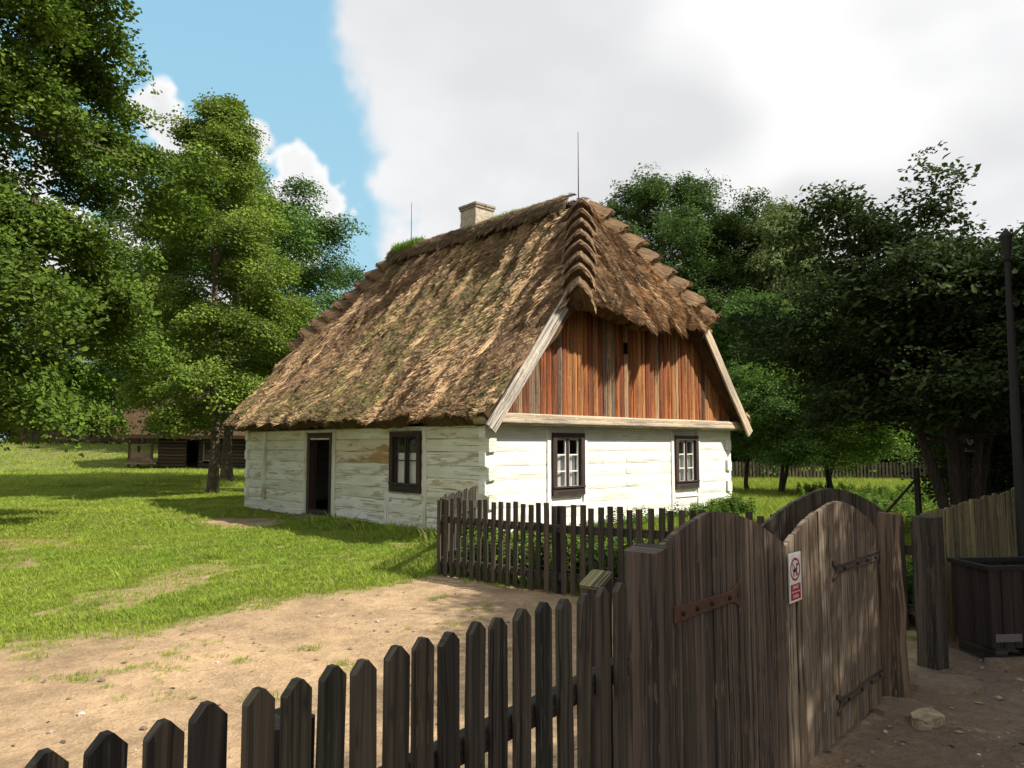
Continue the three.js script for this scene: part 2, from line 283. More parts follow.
{
  const axis = (lo, hi, fine, edges) => { const out = []; let v = lo; while (v < hi) { out.push(v); v += fine; } out.push(hi); let stepL = fine, a = lo; while (a > edges[0]) { stepL *= 1.22; a -= stepL; out.unshift(a); } let b = hi; stepL = fine; while (b < edges[1]) { stepL *= 1.22; b += stepL; out.push(b); } return out; };
  const xs = axis(-9, 5.5, 0.06, [-900, 900]), ds = axis(2.5, 15, 0.06, [-300, 1500]);
  const pos = [], col = [], uv = [], idx = [];
  for (const d of ds) for (const x of xs) {
    pos.push(x, groundY(x, d), -d); uv.push(x, d);
    const far = Math.hypot(x, d) > 60, b = far ? 0 : bare(x, d), p = far ? 0 : onPath(x, d), n = fbm(x * 0.8, d * 0.8, 3, 3), k = fbm(x * 5, d * 5, 8, 2);
    let c = mix3([0.17, 0.205, 0.045], [0.24, 0.235, 0.075], 0.5 + 0.5 * n);
    const soil = mix3([0.53, 0.37, 0.215], [0.37, 0.255, 0.145], clamp(0.45 + 0.7 * n + 0.6 * k));
    c = mix3(c, soil, b);
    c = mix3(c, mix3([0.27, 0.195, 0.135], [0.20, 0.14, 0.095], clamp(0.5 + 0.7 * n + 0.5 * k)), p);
    col.push(...c);
  }
  const nx = xs.length;
  for (let j = 0; j + 1 < ds.length; j++) for (let i = 0; i + 1 < nx; i++) { const a = j * nx + i; idx.push(a, a + 1, a + nx + 1, a, a + nx + 1, a + nx); }
  const g = new THREE.BufferGeometry(); g.setAttribute('position', new THREE.Float32BufferAttribute(pos, 3)); g.setAttribute('color', new THREE.Float32BufferAttribute(col, 3)); g.setAttribute('uv', new THREE.Float32BufferAttribute(uv, 2)); g.setIndex(idx); g.computeVertexNormals();
  const m = new THREE.Mesh(g, new THREE.MeshStandardMaterial({ vertexColors: true, map: soilTex, bumpMap: soilBump, bumpScale: 0.012, roughness: 1 })); m.name = 'ground'; m.receiveShadow = true; m.castShadow = true;
  scene.add(meta(m, 'tan bare earth and green turf around the cottage and fences', 'ground', null, 'structure'));
}

// grass: a tuft of bent blades, 1 unit high
function tuft(blades, seed, spread, width) {
  const R = rng(seed), pos = [];
  for (let i = 0; i < blades; i++) {
    const a = R() * 6.283, r = spread * Math.sqrt(R()), x = r * Math.cos(a), z = r * Math.sin(a), h = 0.55 + 0.45 * R(), la = R() * 6.283, le = 0.15 + 0.5 * R(), lx = Math.cos(la) * le, lz = Math.sin(la) * le, wx = -Math.sin(la + R()) * width, wz = Math.cos(la + R()) * width;
    const m = [x + lx * 0.35, h * 0.6, z + lz * 0.35], t = [x + lx, h, z + lz];
    pos.push(x - wx, -0.1, z - wz, x + wx, -0.1, z + wz, m[0] + wx * 0.8, m[1], m[2] + wz * 0.8);
    pos.push(x - wx, -0.1, z - wz, m[0] + wx * 0.8, m[1], m[2] + wz * 0.8, m[0] - wx * 0.8, m[1], m[2] - wz * 0.8);
    pos.push(m[0] - wx * 0.8, m[1], m[2] - wz * 0.8, m[0] + wx * 0.8, m[1], m[2] + wz * 0.8, ...t);
  }
  const g = new THREE.BufferGeometry(); g.setAttribute('position', new THREE.Float32BufferAttribute(pos, 3)); g.computeVertexNormals(); return g;
}
const insideHouse = (x, d, pad = 0) => { const [s, l] = toHouse(x, d); return s > -pad && s < 7.744 + pad && l > -pad && l < 9.86 + pad; };
const yardSide = (x, d) => d > (x < 0.5 ? mix(10.1, 8.9, (x + 0.95) / 1.45) : mix(8.9, 7.0, (x - 0.5) / 3.4)) && x > -0.95 - 0.2 * (d - 10.1) * -1 + (d > 10.1 ? (d - 10.1) * 0.18 - 0.18 : 0);
const O = new THREE.Object3D();
function place(list, x, y, d, sx, sy, yaw, tilt = 0) { O.position.set(x, y, -d); O.rotation.set(tilt, yaw, tilt * 0.6); O.scale.set(sx, sy, sx); O.updateMatrix(); list.push(O.matrix.clone()); }
{
  const lawn = [], lc = [], yard = [], yc = [], R = rng(11);
  const add = (x, d, s) => {
    if (insideHouse(x, d, 0.03) || onPath(x, d) > 0.4 && d < 7.5) return;
    const inYard = yardSide(x, d - 0.22) && x < 30, b = bare(x, d); if (!inYard && R() < (b * 1.12 - 0.02) * (1 - 0.6 * step(0.28, 0.55, fbm(x * 2.3, d * 2.3, 33, 3)))) return;
    const n = fbm(x * 0.45, d * 0.45, 6, 3), n2 = fbm(x * 1.9, d * 1.9, 16, 2), h = toHouse(x, d), nearWall = step(-1.2, -0.1, h[0]) * (h[1] > -1 && h[1] < 5 ? 1 : 0.2) * (h[1] > -1.5 && h[1] < 10.5 ? 1 : 0);
    let tall = (0.045 + 0.03 * R() + 0.022 * n2) * (1 + 1.4 * nearWall) * s; if (inYard) tall = (0.10 + 0.12 * R() + 0.06 * n2) * Math.min(s, 1.5); else tall *= 1 - 0.45 * b;
    if (!inYard && R() < 0.025) tall *= 1.9; const k = 0.78 + 0.5 * R(), y = 0.5 + 0.5 * n + 0.25 * (R() - 0.5);
    const c = mix3([0.20, 0.315, 0.03], [0.36, 0.41, 0.06], clamp(y)); const dry = R() < 0.08 ? 1 : 0;
    (inYard ? yc : lc).push(dry ? lin(0.30 * k, 0.27 * k, 0.10 * k) : lin(c[0] * k, c[1] * k, c[2] * k));
    place(inYard ? yard : lawn, x, groundY(x, d), d, tall * (inYard ? 0.8 : 1.25) * (s > 1 ? 1.3 : 1), tall, R() * 6.283);
  };
  for (let i = 0; i < 95000; i++) { const d = 5.2 + 9.8 * Math.pow(R(), 0.8), half = d * 0.72 + 0.6; add(-half + R() * (half + 3.6), d, 1); }
  for (let i = 0; i < 90000; i++) { const d = 15 + 16 * R(), half = d * 0.72; const x = -half + R() * 2 * half; add(x, d, 1.25); }
  for (let i = 0; i < 80000; i++) { const d = 31 + 45 * R() * R(), half = d * 0.74; add(-half + R() * 2 * half, d, 1.9 + d * 0.012); }
  for (let i = 0; i < 16000; i++) { const d = 7 + 11 * R(), x = -1.2 + 9 * R(); if (yardSide(x, d)) add(x, d, 1); }
  instanced('lawn_grass', tuft(11, 3, 0.75, 0.035), M.grass, lawn, lc, scene, 'short sunlit grass of the lawn left of the cottage').userData.category = 'grass';
  instanced('yard_grass', tuft(10, 5, 0.7, 0.03), M.grass, yard, yc, scene, 'taller grass growing in the yard behind the picket fence').userData.category = 'grass';
}

// ---------------------------------------------------------------- the cottage
const TURN = Math.atan2(0.6787, 0.7344), CW = 7.744, CL = 9.856; // its own axes: x along the gable, z out of the gable, the front wall at x = 0
const cottage = thing('thatched_cottage', 'whitewashed log cottage with a steep thatched roof and orange board gable', 'cottage', HOUSE, TURN);
{
  // ---- hewn logs
  const TH = 0.17, Y0 = 0.10, COURSES = 8, CH = (2.06 - Y0) / COURSES;
  const logGeo = (len, h, seed, out = 1, groove = 1, vary = 1) => { // along +x from 0, centred in z, outer face +z
    const R = rng(seed), rings = [], n = Math.max(2, Math.round(len / 0.8)), b = TH / 2;
    for (let i = 0; i <= n; i++) {
      const w = (R() - 0.5) * 0.012 * vary, lo = i % n ? (R() - 0.5) * 0.014 * vary : 0, hi = i % n ? (R() - 0.5) * 0.014 * vary : 0;
      rings.push([[0, 0.02, -b], [0, h + 0.02, -b], [0, h + 0.02, b * 0.3], [0, h - 0.001 + hi * groove, b * (1 - 0.2 * groove)], [0, h - 0.012 * groove - 0.003 + hi * groove, b + w * groove - 0.002], [0, h * 0.5, b + 0.004 * groove + w * groove], [0, 0.012 * groove + 0.003 + lo * groove, b + w * groove - 0.002], [0, 0.001 + lo * groove, b * (1 - 0.2 * groove)], [0, 0.021, b * 0.3]].map(([, y, z]) => [len * i / n, y, z * out]));
    }
    return uvMetres(soft(skin(rings), 35), 'x', R() * 3, R() * 5);
  };
  // a wall along +x of `holder` from a to b with openings [[x0, x1, y0, y1]]
  function logWall(parent, a, b, openings, seed, { ext = [0.05, 0.05], flip = 0, out = 1, groove = 1, mat = () => M.lime[0] } = {}) {
    for (let k = 0; k < COURSES; k++) {
      const y = Y0 + k * CH, h = CH - 0.002, e = (k + flip) % 2 ? 1 : 0; let spans = [[a - (e ? ext[0] : -0.002), b + (e ? ext[1] : -0.002)]];
      for (const [x0, x1, y0, y1] of openings) if (y + h > y0 + 0.06 && y < y1 - 0.06) spans = spans.flatMap(([p, q]) => (q <= x0 || p >= x1 ? [[p, q]] : [[p, x0], [x1, q]].filter(([m, n]) => n - m > 0.05)));
      spans.forEach(([p, q], j) => part('log', logGeo(q - p, h, seed + k * 7 + j, out, groove), mat(k, j, (p + q) / 2), parent, [p, y, 0]));
    }
  }
  // short pieces that close the wall above and below an opening
  function fillers(parent, openings, out, mat) { for (const [x0, x1, y0, y1] of openings) for (let k = 0; k < COURSES; k++) { const y = Y0 + k * CH, t = y + CH; for (const [a, b] of [[y, Math.min(t, y0)], [Math.max(y, y1), t]]) if (b - a > 0.005 && b - a < CH - 0.005 && !(t <= y0 + 0.06 || y >= y1 - 0.06)) part('short_log', uvMetres(boxAt(x1 - x0, b - a, TH - 0.02, (x0 + x1) / 2, (a + b) / 2, out * -0.004), 'x', x0, y0), mat, parent); } }
  const R0 = rng(5), pick = () => M.lime[Math.floor(R0() * 3)];
  const gableWall = holder('gable_wall', cottage, [0, 0, -TH / 2]);
  const WIN = [[1.57, 2.45, 0.75, 1.93], [5.46, 6.34, 0.73, 1.91]];
  logWall(gableWall, 0, CW, [...WIN, [3.93, 3.936, 0, 2.1]], 100, { mat: pick, groove: 0.3 }); fillers(gableWall, WIN, 1, M.lime[0]);
  for (const y of [0.42, 0.92, 1.17, 1.41]) part('log_end', uvMetres(boxAt(0.13, 0.10, 0.05, 0, 0, 0), 'x'), M.lime[1], gableWall, [3.86, y, TH / 2 - 0.014]);
  const frontWall = holder('front_wall', cottage, [TH / 2, 0, 0], Math.PI / 2); // its +x runs along the front, away from the gable; outer face -z
  const frontOpen = [[1.90, 2.93, 0.78, 1.97], [5.30, 6.45, 0.1, 1.86]];
  const R1 = rng(8); fillers(frontWall, frontOpen, -1, M.front[0]);
  logWall(frontWall, 0, CL, frontOpen, 300, { flip: 1, out: -1, groove: 1.15, mat: (k, j, x) => (x > 3 && x < 5.3 ? (k === 5 || k === 6 ? M.wornLime : M.front[k % 3]) : M.front[Math.floor(R1() * 3)]) });
  const backWall = holder('back_wall', cottage, [CW - TH / 2, 0, 0]); backWall.rotation.y = Math.PI / 2; logWall(backWall, 0, CL, [], 500, { flip: 1, mat: pick });
  const farWall = holder('far_wall', cottage, [0, 0, -CL + TH / 2]); logWall(farWall, 0, CW, [], 700, { out: -1, mat: pick });
  // white boards on the front: beside the door, at the joint post, round the panel under the window
  const vb = (name, z, y0, y1, w, t = 0.03, mat = M.front[1]) => part(name, uvMetres(board(w, y1 - y0, t, { seed: Math.floor(z * 77), wob: 0.003 }), 'y', z, z), mat, frontWall, [z, y0, -TH / 2 - t / 2 + 0.002]);
  vb('cover_board', 5.21, 0.12, 2.0, 0.13); vb('cover_board', 6.54, 0.12, 2.0, 0.13); vb('cover_board', 8.72, 0.34, 2.04, 0.16, 0.05); vb('cover_board', 3.06, 0.16, 0.76, 0.16); vb('cover_board', 1.80, 0.20, 1.98, 0.14, 0.025);
  const hb = (name, p, q, y, h, t = 0.025) => part(name, uvMetres(boxAt(q - p, h, t, (p + q) / 2, y, 0), 'x', p, y), M.front[0], frontWall, [0, 0, -TH / 2 - t / 2]);
  hb('panel_board', 1.88, 2.97, 0.70, 0.08, 0.035); hb('panel_board', 1.88, 2.97, 0.20, 0.09); hb('panel_board', 1.96, 2.90, 0.45, 0.36, 0.012); hb('sill_log', 0.02, 5.14, 0.115, 0.12, 0.03); hb('sill_log', 6.62, CL, 0.115, 0.12, 0.03);
  // white boards round the gable windows
  const gb = (x, y0, y1, w) => part('cover_board', uvMetres(board(w, y1 - y0, 0.025, { seed: Math.floor(x * 91), wob: 0.002 }), 'y', x, x), M.lime[2], gableWall, [x, y0, TH / 2 + 0.012]);
  for (const [x0, x1] of WIN) { gb(x0 - 0.06, 0.2, 1.98, 0.11); gb(x1 + 0.06, 0.2, 1.98, 0.11); part('panel_board', uvMetres(boxAt(x1 - x0 - 0.02, 0.06, 0.03, (x0 + x1) / 2, 0.58, TH / 2 + 0.012), 'x'), M.lime[0], gableWall); }
  // plinth and floor
  const stones = []; { const R = rng(77); for (let l = 0.1; l < CL; l += 0.42 + 0.2 * R()) stones.push([0.02, -l]); for (let s = 0.3; s < CW; s += 0.42 + 0.2 * R()) stones.push([s, -0.02]); stones.forEach(([x, z], i) => { const g = new THREE.DodecahedronGeometry(0.17 + 0.05 * R(), 1); g.scale(1.3, 0.62, 1); const p = g.attributes.position; for (let q = 0; q < p.count; q++) { const f = 1 + 0.15 * vnoise(p.getX(q) * 9 + i, p.getY(q) * 9, p.getZ(q) * 9); p.setXYZ(q, p.getX(q) * f, p.getY(q) * f, p.getZ(q) * f); } g.computeVertexNormals(); part('foundation_stone', uvMetres(g, 'y', i, i), M.stone, cottage, [x + (x < 0.1 ? 0.12 : 0), 0.0, z - (x < 0.1 ? 0 : 0.12)], [0, R() * 6, 0]); }); }
  part('floor', uvMetres(boxAt(CW - 0.4, 0.08, CL - 0.4, CW / 2, 0.10, -CL / 2), 'x'), M.inside, cottage);
  part('ceiling', uvMetres(boxAt(CW - 0.36, 0.05, CL - 0.36, CW / 2, 2.09, -CL / 2), 'x'), M.inside, cottage);
  part('inner_wall', uvMetres(boxAt(0.12, 1.9, CL - 0.5, 2.6, 1.1, -CL / 2), 'y'), M.inside, cottage);

  // ---- windows: dark frame, white sashes, two by three panes, curtain
  function windowAt(front, x0, x1, y0, y1, muntin, rows) {
    const w = x1 - x0, h = y1 - y0, F = 0.105, win = front ? holder('window', cottage, [0, y0, -(x0 + w / 2)], -Math.PI / 2) : holder('window', cottage, [x0 + w / 2, y0, 0]);
    const fr = (a, b, wd, ht, t, z) => uvMetres(boxAt(wd, ht, t, a, b, z), wd > ht ? 'x' : 'y', a, b);
    const frame = mergeGeometries([fr(-w / 2 + F / 2, h / 2, F, h, 0.10, 0), fr(w / 2 - F / 2, h / 2, F, h, 0.10, 0), fr(0, h - F / 2, w - 2 * F, F, 0.097, 0), fr(0, F * 0.7, w - 2 * F, F * 1.4, 0.097, 0)]);
    part('frame', frame, M.frame, win, [0, 0, 0.015]);
    part('sill', fr(0, 0, w - 0.02, 0.03, 0.07, 0), M.frame, win, [0, F * 1.4 + 0.016, 0.055]);
    const iw = w - 2 * F, ih = h - F * 2.4, by = F * 1.4, sw = iw / 2;
    part('mullion', fr(0, by + ih / 2, 0.05, ih, 0.06, 0.0), M.frame, win);
    for (const s of [-1, 1]) {
      const cx = s * (sw / 2 + 0.006), pw = sw - 0.05, m = 0.026;
      const bars = [fr(cx - pw / 2 + m / 2, by + ih / 2, m, ih - 0.01, 0.035, 0), fr(cx + pw / 2 - m / 2, by + ih / 2, m, ih - 0.01, 0.035, 0), fr(cx, by + m / 2 + 0.006, pw - 2 * m, m, 0.034, 0), fr(cx, by + ih - m / 2 - 0.006, pw - 2 * m, m, 0.034, 0)];
      for (let r = 1; r < rows; r++) bars.push(fr(cx, by + ih * r / rows, pw - 2 * m, 0.024, 0.03, 0));
      part('sash', mergeGeometries(bars), muntin, win, [0, 0, -0.012]);
      for (let r = 0; r < rows; r++) part('pane', new THREE.PlaneGeometry(pw - 2 * m + 0.01, ih / rows - 0.02), M.glass, win, [cx, by + ih * (r + 0.5) / rows, -0.012]);
      // curtain: soft vertical folds
      const cg = new THREE.PlaneGeometry(sw + 0.04, ih * 0.66, 28, 2), p = cg.attributes.position; for (let q = 0; q < p.count; q++) p.setZ(q, 0.014 * Math.sin(p.getX(q) * 58 + s) + 0.006 * Math.sin(p.getX(q) * 131)); cg.computeVertexNormals();
      part('curtain', cg, M.curtain, win, [cx, by + ih * 0.33, -0.085]);
    }
    return win;
  }
  for (const w of WIN) windowAt(false, ...w, M.whitePaint, 3);
  windowAt(true, 1.90, 2.93, 0.78, 1.97, M.frame, 2);

  // ---- door: dark frame, plank leaf standing open inwards
  const door = holder('door', cottage, [TH / 2, 0.1, -5.875], Math.PI / 2);
  part('door_frame', mergeGeometries([uvMetres(boxAt(0.12, 1.76, 0.2, -0.515, 0.88, 0), 'y'), uvMetres(boxAt(0.12, 1.76, 0.2, 0.515, 0.88, 0), 'y'), uvMetres(boxAt(1.15, 0.12, 0.2, 0, 1.82, 0), 'x'), uvMetres(boxAt(0.91, 0.12, 0.2, 0, 0.06, 0), 'x')]), M.frame, door);
  for (let k = 0; k < 4; k++) part('plank', uvMetres(board(0.215, 1.62, 0.035, { seed: 40 + k }), 'y', k), M.doorWood, door, [-0.44 + 0.03 * k, 0.13, 0.24 + 0.215 * k], [0, Math.PI / 2 - 0.15, 0]);
  part('threshold', uvMetres(boxAt(1.2, 0.10, 0.42, 0, -0.04, -0.25), 'x'), M.stone, door);

  // ---- gable: tie beam, upright boards, bargeboards
  const gable = holder('gable', cottage);
  { const rings = []; for (const [x, s] of [[-0.34, 0.3], [-0.30, 0.8], [-0.24, 1], [2, 1.02], [3.85, 0.98], [6, 1.03], [7.98, 1], [8.06, 0.8], [8.1, 0.3]]) rings.push([[-0.10, -0.15], [0.09, -0.15], [0.10, 0.12], [0.07, 0.15], [-0.06, 0.16], [-0.10, 0.13]].map(([y, z]) => [x, 2.155 + y * s, 0.12 + z * (s < 1 ? 0.6 + 0.4 * s : 1)])); part('tie_beam', uvMetres(soft(skin(rings), 30), 'x'), M.beam, gable); }
  { const R = rng(31); let x = 0.02, k = 0; while (x < CW - 0.05) { const w = Math.min(0.12 + 0.055 * R(), CW - x), top = (q) => Math.min(2.28 + 1.26 * q, 2.28 + 1.26 * (CW - q), 5.1), l = top(x), r = top(x + w); const tone = R(); const mat = M.gable[tone < 0.26 ? 0 : tone < 0.44 ? 1 : tone < 0.58 ? 2 : tone < 0.68 ? 3 : tone < 0.82 ? 4 : tone < 0.9 ? 5 : 6];
    const hb2 = 2.24, slot = Math.abs(x + w / 2 - 3.80) < 0.075; const mk = (a, tl, tr) => part('board', uvMetres(soft(board(w - 0.012, Math.max(tl, tr), 0.035, { top: 'slant', tl, tr, segs: 3, wob: 0.005, seed: 900 + k, round: 0.35 }), 30), 'y', R() * 3, R() * 3), mat, gable, [x + w / 2, a, 0.05 + 0.012 * (R() - 0.5)], [0, 0, (R() - 0.5) * 0.006]);
    if (slot) { mk(hb2, 3.58 - hb2, 3.58 - hb2); mk(3.82, l - 3.82, r - 3.82); } else mk(hb2, Math.max(0.03, l - hb2), Math.max(0.03, r - hb2)); x += w; k++; } }
  part('gable_backing', (() => { const s = new THREE.Shape([[0.1, 2.1], [CW - 0.1, 2.1], [CW / 2 + 1.8, 4.9], [CW / 2 - 1.8, 4.9]].map(([a, b]) => new THREE.Vector2(a, b))); return uvMetres(new THREE.ExtrudeGeometry(s, { depth: 0.02, bevelEnabled: false }), 'y'); })(), M.doorWood, gable, [0, 0, -0.06]);
  part('far_gable', (() => { const s = new THREE.Shape([[0.0, 2.05], [CW, 2.05], [CW / 2 + 1.8, 4.9], [CW / 2 - 1.8, 4.9]].map(([a, b]) => new THREE.Vector2(a, b))); return uvMetres(new THREE.ExtrudeGeometry(s, { depth: 0.04, bevelEnabled: false }), 'y'); })(), M.gable[4], gable, [0, 0, -CL - 0.02]);
  for (const s of [-1, 1]) { const len = Math.hypot(1.95, 2.55), g = soft(board(0.24, len, 0.05, { seed: 60 + s, segs: 6, wob: 0.01, c: 0.008 }), 25); const b = part('bargeboard', uvMetres(g, 'y', s), s < 0 ? M.barge : M.beam, gable, [CW / 2 + s * (CW / 2 + 0.27), 1.97, 0.40]); b.rotation.z = s * Math.atan2(1.95, 2.50); }
}

// ---------------------------------------------------------------- the thatched roof
const roof = holder('roof', cottage);
const RX = CW / 2, EX = -0.40, EY = 2.25, RY = 7.22, APEX = -1.25, FAR = -8.55; // eave and ridge of the top of the thatch; where the hips meet the ridge
{
  const N = (x, y, z) => new THREE.Vector3(x, y, z), run = RX - EX, rise = RY - EY, len = Math.hypot(run, rise), TC = 0.47; // TC: where the half-hip begins, as a share of the slope
  const nL = N(-rise / len, run / len, 0), dL = N(-run / len, -rise / len, 0);
  const z0 = (t) => (t < TC - 0.07 ? 0.34 : t < TC ? mix(0.34, 0.60, sm((t - TC + 0.07) / 0.07)) : mix(0.60, APEX, (t - TC) / (1 - TC)));
  const z1 = (t) => -CL - (t < TC - 0.07 ? 0.40 : t < TC ? mix(0.40, 0.60, sm((t - TC + 0.07) / 0.07)) : mix(0.60, FAR + CL + 0.0 < 0 ? 0 : -(FAR + CL), (t - TC) / (1 - TC)));
  const bulge = (a, b) => 0.05 * fbm(a * 0.8, b * 0.35, 3, 3) + 0.055 * fbm(a * 3.4, b * 0.8, 5, 3) + 0.045 * fbm(a * 8, b * 1.8, 8, 2);
  // side -1: front slope; +1: back slope. u 0..1 along the ridge, t 0..1 up the slope
  const slope = (side) => (u, t) => {
    const z = mix(z0(t), z1(t), u), sag = -0.10 * Math.sin(Math.PI * t) * 1.0 + 0.03 * Math.sin(z * 0.9 + 1) * t, b = bulge(z + side * 20, t * len) + sag;
    const x = EX + run * t + nL.x * b, y = EY + rise * t + nL.y * b + 0.10 * t * ((-z) / CL - 0.2) + (t < 0.02 ? 0.03 * vnoise(z * 5, 3) : 0);
    return N(side < 0 ? x : 2 * RX - x, y, z);
  };
  // end +1: over the near gable; -1: far. u -1..1 across, t 0..1 up
  const hip = (end) => (u, t) => {
    const zb = end > 0 ? 0.66 : -CL - 0.66, za = end > 0 ? APEX : FAR, w = mix(2.28, 0.02, t), x = RX + u * w;
    const b = bulge(x + 40 * end, t * 4 + 9) + 0.05 * Math.sin(Math.PI * t), y = mix(4.52, RY, t) - 0.34 * (1 - u * u) * (1 - t) ** 2 + (end < 0 ? 0.05 : 0);
    return N(x, y + b * 0.55, mix(zb, za, t) + end * b * 0.8);
  };
  function solid(fn, thick, nu, nt, u0, colour) { // top sheet, under sheet and edges
    const top = [], bot = [], pos = [], uv = [], col = [];
    for (let j = 0; j <= nt; j++) for (let i = 0; i <= nu; i++) { const u = mix(u0, 1, i / nu), t = j / nt, p = fn(u, t), e = 0.01, pu = fn(Math.min(1, u + e), t).sub(fn(u - e, t)), pt = fn(u, Math.min(1, t + e)).sub(fn(u, Math.max(0, t - e))); const n = pu.cross(pt).normalize(); if (n.y < 0) n.negate(); top.push(p); bot.push(p.clone().addScaledVector(n, -thick)); }
    const W = nu + 1, cr = (p, q) => colour(p), vert = (p, a, b) => { pos.push(p.x, p.y, p.z); uv.push(a, b); col.push(...colour(p)); };
    const quad = (a, b, c, d, U) => { [[a, U[0]], [b, U[1]], [c, U[2]], [a, U[0]], [c, U[2]], [d, U[3]]].forEach(([p, q]) => vert(p, q[0], q[1])); };
    const uvOf = (i, j) => { const p = top[j * W + i]; return [Math.abs(u0) < 0.5 ? p.z : p.x, j / nt * (Math.abs(u0) < 0.5 ? len : 3.4)]; };
    for (let j = 0; j < nt; j++) for (let i = 0; i < nu; i++) { const k = j * W + i, U = [uvOf(i, j), uvOf(i + 1, j), uvOf(i + 1, j + 1), uvOf(i, j + 1)]; quad(top[k], top[k + 1], top[k + W + 1], top[k + W], U); quad(bot[k], bot[k + W], bot[k + W + 1], bot[k + 1], [U[0], U[3], U[2], U[1]]); }
    for (let i = 0; i < nu; i++) { quad(bot[i], bot[i + 1], top[i + 1], top[i], [uvOf(i, 0), uvOf(i + 1, 0), uvOf(i + 1, 1), uvOf(i, 1)]); }
    for (let j = 0; j < nt; j++) for (const i of [0, nu]) { const k = j * W + i; quad(top[k], top[k + W], bot[k + W], bot[k], [uvOf(i, j), uvOf(i, j + 1), uvOf(i, j + 1), uvOf(i, j)].map((q, m) => [q[0] + (m > 1 ? 0.3 : 0), q[1]])); }
    const g = new THREE.BufferGeometry(); g.setAttribute('position', new THREE.Float32BufferAttribute(pos, 3)); g.setAttribute('uv', new THREE.Float32BufferAttribute(uv, 2)); g.setAttribute('color', new THREE.Float32BufferAttribute(col, 3)); g.computeVertexNormals(); return soft(g, 50);
  }
  const mossAt = (z, v) => step(0.06, 0.58, fbm(z * 0.5 + 3, v * 0.42 + 1, 12, 3) + 0.35 * fbm(z * 2.4, v * 1.3, 14, 3) + 0.06);
  const tint = (p) => { const m = mossAt(p.z, p.y); return mix3([1, 0.93, 0.9], [0.62, 0.74, 0.40], m * 0.55); };
  const plain = () => [1.25, 1.15, 1.1];
  part('thatch', solid(slope(-1), 0.27, 110, 60, 0, tint), M.thatch, roof);
  part('thatch', solid(slope(1), 0.27, 60, 30, 0, tint), M.thatch, roof);
  part('half_hip', solid(hip(1), 0.30, 60, 34, -1, plain), M.thatch, roof);
  part('half_hip', solid(hip(-1), 0.30, 40, 24, -1, tint), M.thatch, roof);

  // loose straw lying down the slopes
  const strawGeo = (() => { const R = rng(4), pos = []; for (let k = 0; k < 16; k++) { const x = (R() - 0.5), yA = 0.05 * R(), yB = 0.10 + 0.5 * R() * R(), s0 = R() * 0.4, s1 = s0 + 0.35 + 0.35 * R(), dx = (R() - 0.5) * 0.25, w = 0.022 + 0.03 * R(), c = [[-w, 0], [w, 0], [0, w * 1.6]]; const ring = (s, X, Y, f) => c.map(([a, b]) => [X + a * f, Y + b * f, s]); const A = ring(s0, x, yA, 0.8), B = ring((s0 + s1) / 2, x + dx * 0.5, yA + yB * 0.35, 1), C = ring(s1, x + dx, yB, 0.5); for (const [P, Q] of [[A, B], [B, C]]) for (let i = 0; i < 3; i++) { const j = (i + 1) % 3; pos.push(...P[i], ...P[j], ...Q[j], ...P[i], ...Q[j], ...Q[i]); } } const g = new THREE.BufferGeometry(); g.setAttribute('position', new THREE.Float32BufferAttribute(pos, 3)); g.computeVertexNormals(); return g; })();
  const mat4 = (p, x, n, d, sx, sn, sd) => new THREE.Matrix4().makeBasis(x.clone().multiplyScalar(sx), n.clone().multiplyScalar(sn), d.clone().multiplyScalar(sd)).setPosition(p);
  const frame = (fn, u, t, fixed) => { const e = 0.004, d = fixed.clone(), a = fn(u + e, t).sub(fn(u - e, t)).normalize(), n = d.clone().cross(a).normalize(); if (n.y < 0) n.negate(); return [n.clone().cross(d).normalize(), n, d]; };
  const strawTone = (R, m, streak, bright) => { const k = 0.55 + 0.9 * R(); let c = R() < 0.11 + streak * 0.5 ? [0.50, 0.335, 0.18] : R() < 0.46 ? [0.27, 0.162, 0.078] : [0.10, 0.058, 0.028]; c = mix3(c, R() < 0.55 ? [0.16, 0.165, 0.035] : [0.085, 0.085, 0.03], R() < m * 0.5 ? 0.8 : 0); return lin(c[0] * k * bright, c[1] * k * bright, c[2] * k * bright); };
  const hipLines = []; for (const e of [0, 1]) for (const s of [-1, 1]) hipLines.push([slope(s)(e, TC), slope(s)(e, 0.97)]);
  const nearHip = (p) => hipLines.some(([a, b]) => { const ab = b.clone().sub(a), f = p.clone().sub(a).dot(ab) / ab.lengthSq(); return f > -0.02 && f < 1.02 && p.distanceTo(a.clone().addScaledVector(ab, f)) < 0.30; });
  const strew = (name, fn, down, count, u0, seed, mossy, bright, eave) => {
    const R = rng(seed), ms = [], cs = [];
    for (let i = 0; i < count; i++) {
      const u = mix(u0, 1, R()), t = eave && i < eave ? 0.03 * R() : Math.pow(R(), 0.9) * 0.985, p = fn(u, t), [x, n, d] = frame(fn, u, t, down), v = t * len;
      const streak = step(0.1, 0.42, fbm(p.z * 3.6 + p.x * (u0 < 0 ? 3.6 : 0), v * 0.5, 21, 3)), m = mossy ? mossAt(p.z, p.y) : 0;
      const q = d.clone().addScaledVector(x, (R() - 0.5) * 0.14).addScaledVector(n, 0.01 + 0.03 * R()).normalize(), xx = n.clone().cross(q).normalize(), nn = q.clone().cross(xx); if (nn.y < 0) nn.negate();
      const L = (0.17 + 0.26 * R()) * (1 + 1.2 * streak) * (t < 0.05 ? 0.26 : t < 0.1 ? 0.55 : 1); if (nearHip(p)) continue;
      ms.push(mat4(p.addScaledVector(n, -0.01 + 0.012 * R()), xx, nn, q, 0.06 + 0.07 * R(), (0.06 + 0.09 * R()) * (1 + 0.9 * streak), L)); cs.push(strawTone(R, m, streak, bright));
    }
    return instanced(name, strawGeo, M.straw, ms, cs, roof, 'loose weathered straw on the thatch');
  };
